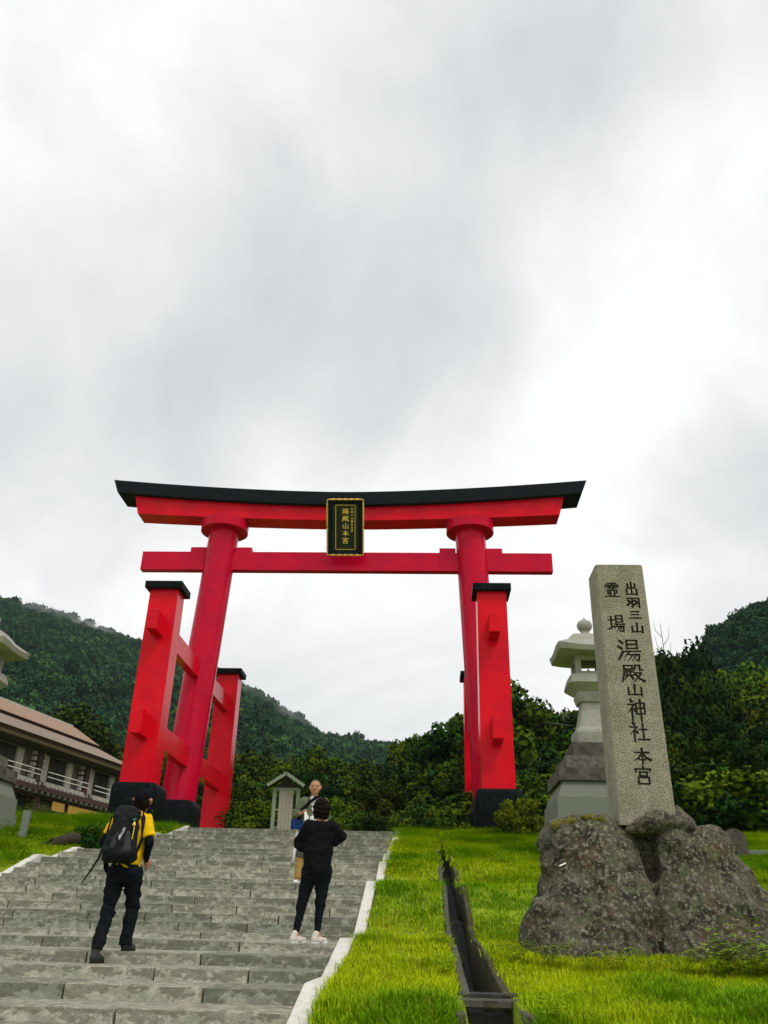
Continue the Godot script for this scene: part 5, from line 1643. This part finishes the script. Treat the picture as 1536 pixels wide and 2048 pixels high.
	plant(bp[1], "round_bush", -9.6, 51.5, 5.5, 0.9, 3.0, "small yellow-green bush right of the gate's rear left post", "bush", "", 0.3)
	plant(bp[3], "round_bush", -8.9, 24.0, 2.65, 1.1, 3.6, "low dark weed clump by the log beside the left kerb", "bush", "", 0.2)
	bb.free()
	for b in bp: b.free()
	# bare twigs above the narrow tree
	var tw := thing("dead_tree", "thin bare dead tree whose twigs show above the wood right of the stone pillar", "tree", w(0.288 * 70.0, land(0.288 * 70.0, 70.0), 70.0))
	var g := land(0.288 * 70.0, 70.0)
	var st := sb(true)
	var H := 0.350 * 70.0 - g
	tube(st, [V(0, 0, 0), V(0.1, H * 0.6, 0), V(0.0, H, 0)], [0.12, 0.06, 0.02], 6)
	for k in 7:
		var y := H * (0.72 + 0.035 * k)
		var s := 1.0 if k % 2 else -1.0
		tube(st, [V(0.05, y, 0), V(s * 0.5, y + 0.6, 0.1), V(s * 0.65, y + 1.5, 0.15)], [0.03, 0.022, 0.01], 5)
	put("stem", fin(st), M.bark, tw)

# ---------------------------------------------------------------- wooded mountains
func ridge_at(tab: Array, a: float) -> float:
	for k in tab.size() - 1:
		if a < tab[k + 1][0]:
			var t := clampf((a - tab[k][0]) / (tab[k + 1][0] - tab[k][0]), 0.0, 1.0)
			return lerpf(tab[k][1], tab[k + 1][1], t * t * (3.0 - 2.0 * t) * 0.4 + t * 0.6)
	return tab[-1][1]

func build_mountain(called: String, tab: Array, d0: float, d1: float, count: int, crown_m: float, sd: int, power: float) -> void:
	var nz := noise(sd, 0.012, 4)
	var H := func(a: float, s: float) -> Vector3:
		var top := ridge_at(tab, a) * d1
		var d := lerpf(d0, d1, s)
		var y := 4.0
		if s <= 1.0:
			y = lerpf(5.0, top, pow(clampf(s, 0.0, 1.0), power))
			y += nz.get_noise_2d(a * 330.0, d * 0.8) * 26.0 * (d1 / 520.0) * sin(PI * clampf(s, 0.0, 1.0)) * (1.0 - s)
		else:
			y = top - (s - 1.0) * (d1 - d0) * 0.55
		return w(a * d, y, d)
	var P := PackedVector3Array()
	var I := PackedInt32Array()
	var na := 90
	var ns := 34
	var a0: float = tab[0][0]
	var a1: float = tab[-1][0]
	for j in ns + 1:
		for i in na + 1:
			P.append(H.call(lerpf(a0, a1, float(i) / na), 1.35 * j / ns))
	for j in ns:
		for i in na:
			var q := j * (na + 1) + i
			I.append_array([q, q + na + 1, q + 1, q + 1, q + na + 1, q + na + 2])
	tag(put(called, smooth_mesh(P, I), M.hill), "", "", "", "structure")
	var r := RandomNumberGenerator.new()
	r.seed = sd
	var cm := [crown(sd + 1, Vector3(1, 0.85, 1), 16, 75, 0.20, FAR, 0.42, 0.5), crown(sd + 2, Vector3(1, 1.1, 1), 16, 75, 0.20, [FAR[0], FAR[2], FAR[2], FAR[1]], 0.40, 0.5)]
	for v in 2:
		var mm := MultiMesh.new()
		mm.transform_format = MultiMesh.TRANSFORM_3D
		mm.use_colors = true
		mm.mesh = cm[v]
		mm.instance_count = count / 2
		for k in count / 2:
			var s := pow(r.randf(), 0.62) * 1.03
			var a := lerpf(a0, a1, r.randf())
			var p: Vector3 = H.call(a, s)
			var z := crown_m * r.randf_range(0.6, 1.25) * (1.0 + 0.35 * nz.get_noise_2d(p.x * 2.0, p.z * 2.0))
			mm.set_instance_transform(k, Transform3D(Basis(Vector3.UP, r.randf() * TAU).scaled(Vector3(z, z * r.randf_range(0.85, 1.25), z)), p + V(0, z * 0.55, 0)))
			var c := r.randf_range(0.7, 1.25) + nz.get_noise_2d(p.x * 3.0 + 500.0, p.z * 3.0) * 0.5
			mm.set_instance_color(k, Color(c * r.randf_range(0.85, 1.1), c * 1.02, c * 0.95))
		var o := MultiMeshInstance3D.new()
		o.multimesh = mm
		o.material_override = M.leaf
		o.name = numbered("forest")
		add_child(o, true)
		tag(o, ["dark woodland covering the whole slope of the %s", "lighter crowns scattered over the woodland of the %s"][v] % called.replace("_", " "), "woodland", "", "stuff")

func build_mist(at: Vector3, size: Vector3, dense: float) -> void:
	var f := FogVolume.new()
	f.name = numbered("mist")
	f.shape = RenderingServer.FOG_VOLUME_SHAPE_ELLIPSOID
	f.size = size
	var m := FogMaterial.new()
	m.density = dense
	m.albedo = Color(0.93, 0.95, 0.96)
	m.edge_fade = 0.9
	f.material = m
	f.position = at
	f.rotation.z = -0.38
	add_child(f, true)
	tag(f, "low cloud drifting across the ridge of the far mountain", "mist", "", "stuff")

# ---------------------------------------------------------------- grass, ferns and weeds
func tuft(sd: int, n: int, h: float, wd: float, lean: float) -> ArrayMesh:
	var r := RandomNumberGenerator.new()
	r.seed = sd
	var P := PackedVector3Array(); var N := PackedVector3Array(); var C := PackedColorArray(); var I := PackedInt32Array()
	for k in n:
		var a := r.randf() * TAU
		var o := V(r.randf_range(-0.06, 0.06), -0.02, r.randf_range(-0.06, 0.06))
		var dv := V(cos(a), 0, sin(a))
		var side := V(-sin(a), 0, cos(a)) * wd * r.randf_range(0.6, 1.2)
		var L := h * r.randf_range(0.5, 1.2)
		var ln := lean * r.randf_range(0.3, 1.3)
		var m := o + V(0, L * 0.6, 0) + dv * L * ln * 0.3
		var t := o + V(0, L * (1.0 - 0.25 * ln), 0) + dv * L * ln
		var i := P.size()
		P.append_array([o - side, o + side, m - side * 0.8, m + side * 0.8, t])
		var n1 := (V(0, 0.75, 0) - dv * 0.45 + V(r.randfn(), 0, r.randfn()) * 0.25).normalized()
		N.append_array([n1, n1, n1, n1, n1])
		var c := Color(1, 1, 1) * r.randf_range(0.75, 1.25)
		c.r *= r.randf_range(0.85, 1.2)
		c.a = 1
		C.append_array([c, c, c, c, c])
		I.append_array([i, i + 2, i + 1, i + 1, i + 2, i + 3, i + 2, i + 4, i + 3])
	return leaf_mesh(P, N, C, I)

func free_ground(x: float, d: float) -> bool:
	if x > -9.02 and x < -0.80 and d < 36.0: return false
	if x > DR0 - 0.02 and x < DR1 + 0.02 and d > 7.95 and d < 33.6: return false
	if x > 0.22 and x < 0.80 and d <= 8.15: return false
	if x > 1.45 and x < 4.0 and d > 10.5 and d < 11.7: return false
	if absf(x - 4.9) < 1.5 and absf(d - 25.0) < 1.5: return false
	return true

func build_grass() -> void:
	var r := RandomNumberGenerator.new()
	r.seed = 7
	var patch := noise(50, 0.55, 3)
	var patch2 := noise(51, 0.16, 3)
	var meshes := [tuft(1, 16, 0.11, 0.0026, 0.95), tuft(2, 16, 0.085, 0.003, 0.8), tuft(3, 12, 0.16, 0.0025, 1.0)]
	var xf := [[], [], []]
	var co := [[], [], []]
	var d := 5.0
	while d < 37.0:
		var dens := clampf(5600.0 / (d * d), 26.0, 105.0) * 6.5
		if d > 18.0: dens *= 0.75
		var spans := [[-0.82, 0.46 * d + 1.2]]
		if d > 15.0: spans.append([-0.56 * d - 1.0, -8.95])
		for sp in spans:
			var n := int((sp[1] - sp[0]) * 0.25 * dens)
			for k in n:
				var x := r.randf_range(sp[0], sp[1])
				var dd := d + r.randf() * 0.25
				if not free_ground(x, dd): continue
				var g := patch.get_noise_2d(x, dd)
				var g2 := patch2.get_noise_2d(x, dd)
				var v := 2 if (g > 0.25 and r.randf() < 0.6) else (r.randi() % 2)
				var s := r.randf_range(0.65, 1.2) * (1.0 + 0.5 * g) * (1.0 + clampf((d - 14.0) / 30.0, 0.0, 0.6))
				var wx := s * (1.0 + clampf((d - 9.0) / 12.0, 0.0, 1.6))
				xf[v].append(Transform3D(Basis(Vector3.UP, r.randf() * TAU).scaled(V(wx, s, wx)), w(x, land(x, dd), dd)))
				var yel := clampf(0.5 + 0.9 * g2 - 0.6 * g + r.randf_range(-0.2, 0.2), 0.0, 1.0)
				var c := Color(0.19, 0.37, 0.006).lerp(Color(0.45, 0.53, 0.005), yel)
				if r.randf() < 0.03: c = Color(0.40, 0.32, 0.05)
				co[v].append(c)
		d += 0.25
	for v in 3:
		var mm := MultiMesh.new()
		mm.transform_format = MultiMesh.TRANSFORM_3D
		mm.use_colors = true
		mm.mesh = meshes[v]
		mm.instance_count = xf[v].size()
		for k in xf[v].size():
			mm.set_instance_transform(k, xf[v][k])
			mm.set_instance_color(k, co[v][k])
		var o := MultiMeshInstance3D.new()
		o.multimesh = mm
		o.material_override = M.grass
		o.name = numbered("grass")
		add_child(o, true)
		tag(o, ["mown yellow-green grass covering both lawns", "short fine grass between the taller tufts of the lawns", "taller darker grass growing in clumps on the lawns"][v], "grass", "", "stuff")
	print("grass ", xf[0].size() + xf[1].size() + xf[2].size())

func leaf_quad(P: PackedVector3Array, N: PackedVector3Array, C: PackedColorArray, I: PackedInt32Array, a: Vector3, tip: Vector3, wd: float, c: Color) -> void:
	var t := tip - a
	var s := t.cross(Vector3.UP)
	s = (Vector3.RIGHT if s.length() < 1e-4 else s.normalized()) * wd
	var n := t.cross(s).normalized()
	if n.y < 0:
		s = -s
		n = -n
	n = (n + V(0, 0.4, 0)).normalized()
	var i := P.size()
	P.append_array([a, a + t * 0.4 + s, tip - V(0, wd * 0.3, 0), a + t * 0.4 - s])
	N.append_array([n, n, n, n]); C.append_array([c, c, c, c]); I.append_array([i, i + 1, i + 2, i, i + 2, i + 3])

func fern_mesh(sd: int) -> ArrayMesh:
	var r := RandomNumberGenerator.new()
	r.seed = sd
	var P := PackedVector3Array(); var N := PackedVector3Array(); var C := PackedColorArray(); var I := PackedInt32Array()
	for f in 9:
		var a := TAU * f / 9.0 + r.randf_range(-0.3, 0.3)
		var dv := V(cos(a), 0, sin(a))
		var L := r.randf_range(0.28, 0.45)
		var col := Color(0.12, 0.17, 0.014) * r.randf_range(0.7, 1.5)
		col.a = 1
		var side := V(-sin(a), 0, cos(a))
		var last := V(0, -0.03, 0)
		for k in 11:
			var t := (k + 1) / 11.0
			var p := dv * L * t + V(0, L * (1.9 * t - 1.25 * t * t), 0)
			leaf_quad(P, N, C, I, last, p + (p - last) * 0.1, 0.006, col)
			last = p
			var ln := 0.11 * sin(PI * (0.15 + 0.85 * (1.0 - t))) + 0.012
			for s in [-1.0, 1.0]:
				leaf_quad(P, N, C, I, p, p + (side * s + dv * 0.45 + V(0, -0.12, 0)).normalized() * ln, 0.017, col)
	return leaf_mesh(P, N, C, I)

func weed_mesh(sd: int, col: Color, leaf: float) -> ArrayMesh:
	var r := RandomNumberGenerator.new()
	r.seed = sd
	var P := PackedVector3Array(); var N := PackedVector3Array(); var C := PackedColorArray(); var I := PackedInt32Array()
	for f in 8:
		var a := r.randf() * TAU
		var top := V(cos(a) * 0.16, r.randf_range(0.18, 0.42), sin(a) * 0.16)
		for k in 8:
			var t := (k + 1) / 8.0
			var p := top * t
			var b := a + (1.4 if k % 2 else -1.4) + r.randf_range(-0.6, 0.6)
			var c := col * r.randf_range(0.7, 1.35)
			c.a = 1
			leaf_quad(P, N, C, I, p, p + V(cos(b), 0.25, sin(b)).normalized() * leaf * r.randf_range(0.7, 1.3), leaf * 0.36, c)
	return leaf_mesh(P, N, C, I)

func build_weeds() -> void:
	var r := RandomNumberGenerator.new()
	r.seed = 17
	var fm := [fern_mesh(1), fern_mesh(2)]
	var wm := [weed_mesh(3, Color(0.17, 0.30, 0.010), 0.085), weed_mesh(4, Color(0.24, 0.34, 0.010), 0.07)]
	var place := func(mesh: Mesh, called: String, x: float, d: float, s: float, label: String, cat: String, group: String) -> void:
		var o := MeshInstance3D.new()
		o.mesh = mesh
		o.material_override = M.leaf
		o.name = numbered(called)
		o.transform = Transform3D(Basis(Vector3.UP, r.randf() * TAU).scaled(V(s, s, s)), w(x, land(x, d) + 0.02, d))
		add_child(o, true)
		tag(o, label, cat, group)
	for k in 11:
		var x := 0.98 + k * 0.30 + r.randf_range(-0.08, 0.08)
		var d := 9.85 - 0.55 * sin(clampf((x - 0.9) / 3.2, 0.0, 1.0) * PI) + r.randf_range(-0.15, 0.15)
		place.call(fm[k % 2], "fern", x, d + 0.1, r.randf_range(0.45, 0.95), "one of the small ferns fringing the foot of the boulder", "fern", "ferns at the foot of the boulder")
	for q in [[2.95, 9.45, 1.15], [3.15, 9.3, 0.9], [3.45, 9.5, 1.0], [3.3, 9.0, 0.8], [3.6, 8.9, 0.8], [2.8, 9.2, 0.6], [3.05, 9.6, 1.0], [3.55, 9.25, 1.0], [3.2, 9.75, 1.2], [3.7, 9.5, 0.9]]:
		place.call(wm[0], "weed", q[0], q[1], q[2], "one of the leafy weeds at the right foot of the boulder", "weed", "leafy weeds at the right foot of the boulder")
	for k in 46:
		var d := r.randf_range(19.0, 33.0)
		var x := -9.4 - r.randf() * (0.5 * d - 9.0 + 0.5)
		place.call(wm[k % 2], "weed", x, d, r.randf_range(0.8, 1.7), "one of the broad-leaved weeds scattered over the left lawn", "weed", "broad-leaved weeds on the left lawn")
	for k in 22:
		var d := r.randf_range(6.8, 24.0)
		place.call(wm[k % 2], "weed", r.randf_range(0.9, 0.95) if k % 2 else r.randf_range(0.1, 0.25), d, r.randf_range(0.35, 0.7), "one of the weeds sprouting along the edges of the drain", "weed", "weeds along the edges of the drain")

# ---------------------------------------------------------------- the scene
func _ready() -> void:
	var cam := Camera3D.new()
	cam.name = "camera"
	cam.fov = 62.36
	cam.near = 0.1
	cam.far = 3000.0
	cam.transform = Transform3D(Basis(Vector3.UP, deg_to_rad(3.0896)) * Basis(Vector3.RIGHT, deg_to_rad(26.5909)) * Basis(Vector3(0, 0, 1), deg_to_rad(1.5391)), Vector3(0, EYE, 0))
	add_child(cam)
	cam.current = true
	var we := WorldEnvironment.new()
	we.name = "surroundings"
	var env := Environment.new()
	env.background_mode = Environment.BG_SKY
	var sky := Sky.new()
	var pm := PanoramaSkyMaterial.new()
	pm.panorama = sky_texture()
	sky.sky_material = pm
	env.sky = sky
	env.background_energy_multiplier = 1.0
	env.tonemap_mode = Environment.TONE_MAPPER_LINEAR
	env.tonemap_exposure = 1.16
	env.sdfgi_enabled = true
	env.ssao_enabled = true
	env.ssil_enabled = true
	env.fog_enabled = true
	env.fog_density = 0.00011
	env.fog_light_color = Color(0.66, 0.76, 0.78)
	env.volumetric_fog_enabled = true
	env.volumetric_fog_density = 0.0
	we.environment = env
	add_child(we)
	var sun := DirectionalLight3D.new()
	sun.name = "veiled_sun"
	sun.light_energy = 0.5
	sun.light_angular_distance = 22.0
	sun.light_color = Color(1.0, 0.97, 0.92)
	sun.shadow_enabled = true
	add_child(sun)
	sun.look_at_from_position(V(14, 30, 16), Vector3.ZERO)
	lumps = noise(61, 0.12, 3)
	make_materials()
	start_pillar()
	build_ground()
	build_mountain("left_mountain".replace("left_", "far_"), [[-1.1, 0.34], [-0.75, 0.365], [-0.545, 0.362], [-0.456, 0.343], [-0.36, 0.311], [-0.29, 0.285], [-0.223, 0.255], [-0.16, 0.222], [-0.122, 0.198], [-0.057, 0.186], [0.05, 0.17], [0.3, 0.15], [0.5, 0.15]], 150.0, 520.0, 11000, 5.2, 200, 1.0)
	build_mountain("near_hill", [[0.12, 0.14], [0.25, 0.19], [0.31, 0.262], [0.335, 0.303], [0.354, 0.334], [0.395, 0.358], [0.425, 0.370], [0.50, 0.40], [0.65, 0.44], [0.9, 0.46]], 95.0, 250.0, 2000, 3.8, 300, 1.1)
	for q in [[-0.235, 0.258, 70.0, 16.0], [-0.200, 0.240, 60.0, 15.0], [-0.165, 0.222, 64.0, 14.0], [-0.43, 0.333, 90.0, 14.0], [-0.38, 0.314, 60.0, 12.0]]:
		build_mist(w(q[0] * 505.0, q[1] * 505.0, 505.0), V(q[2], q[3], 70.0), 0.0055)
	build_stairs()
	build_drain()
	build_gate()
	build_boulder()
	build_lantern(4.90, "pale stone lantern on dark stepped tiers behind the carved stone pillar")
	build_lantern(-13.68, "pale stone lantern cut off by the left edge of the picture")
	build_shelter()
	build_lodge()
	build_small()
	build_hiker()
	build_woman()
	build_man()
	build_trees()
	build_weeds()
	build_grass()
	await get_tree().process_frame
	finish_pillar()
	print("built in ms ", Time.get_ticks_msec())
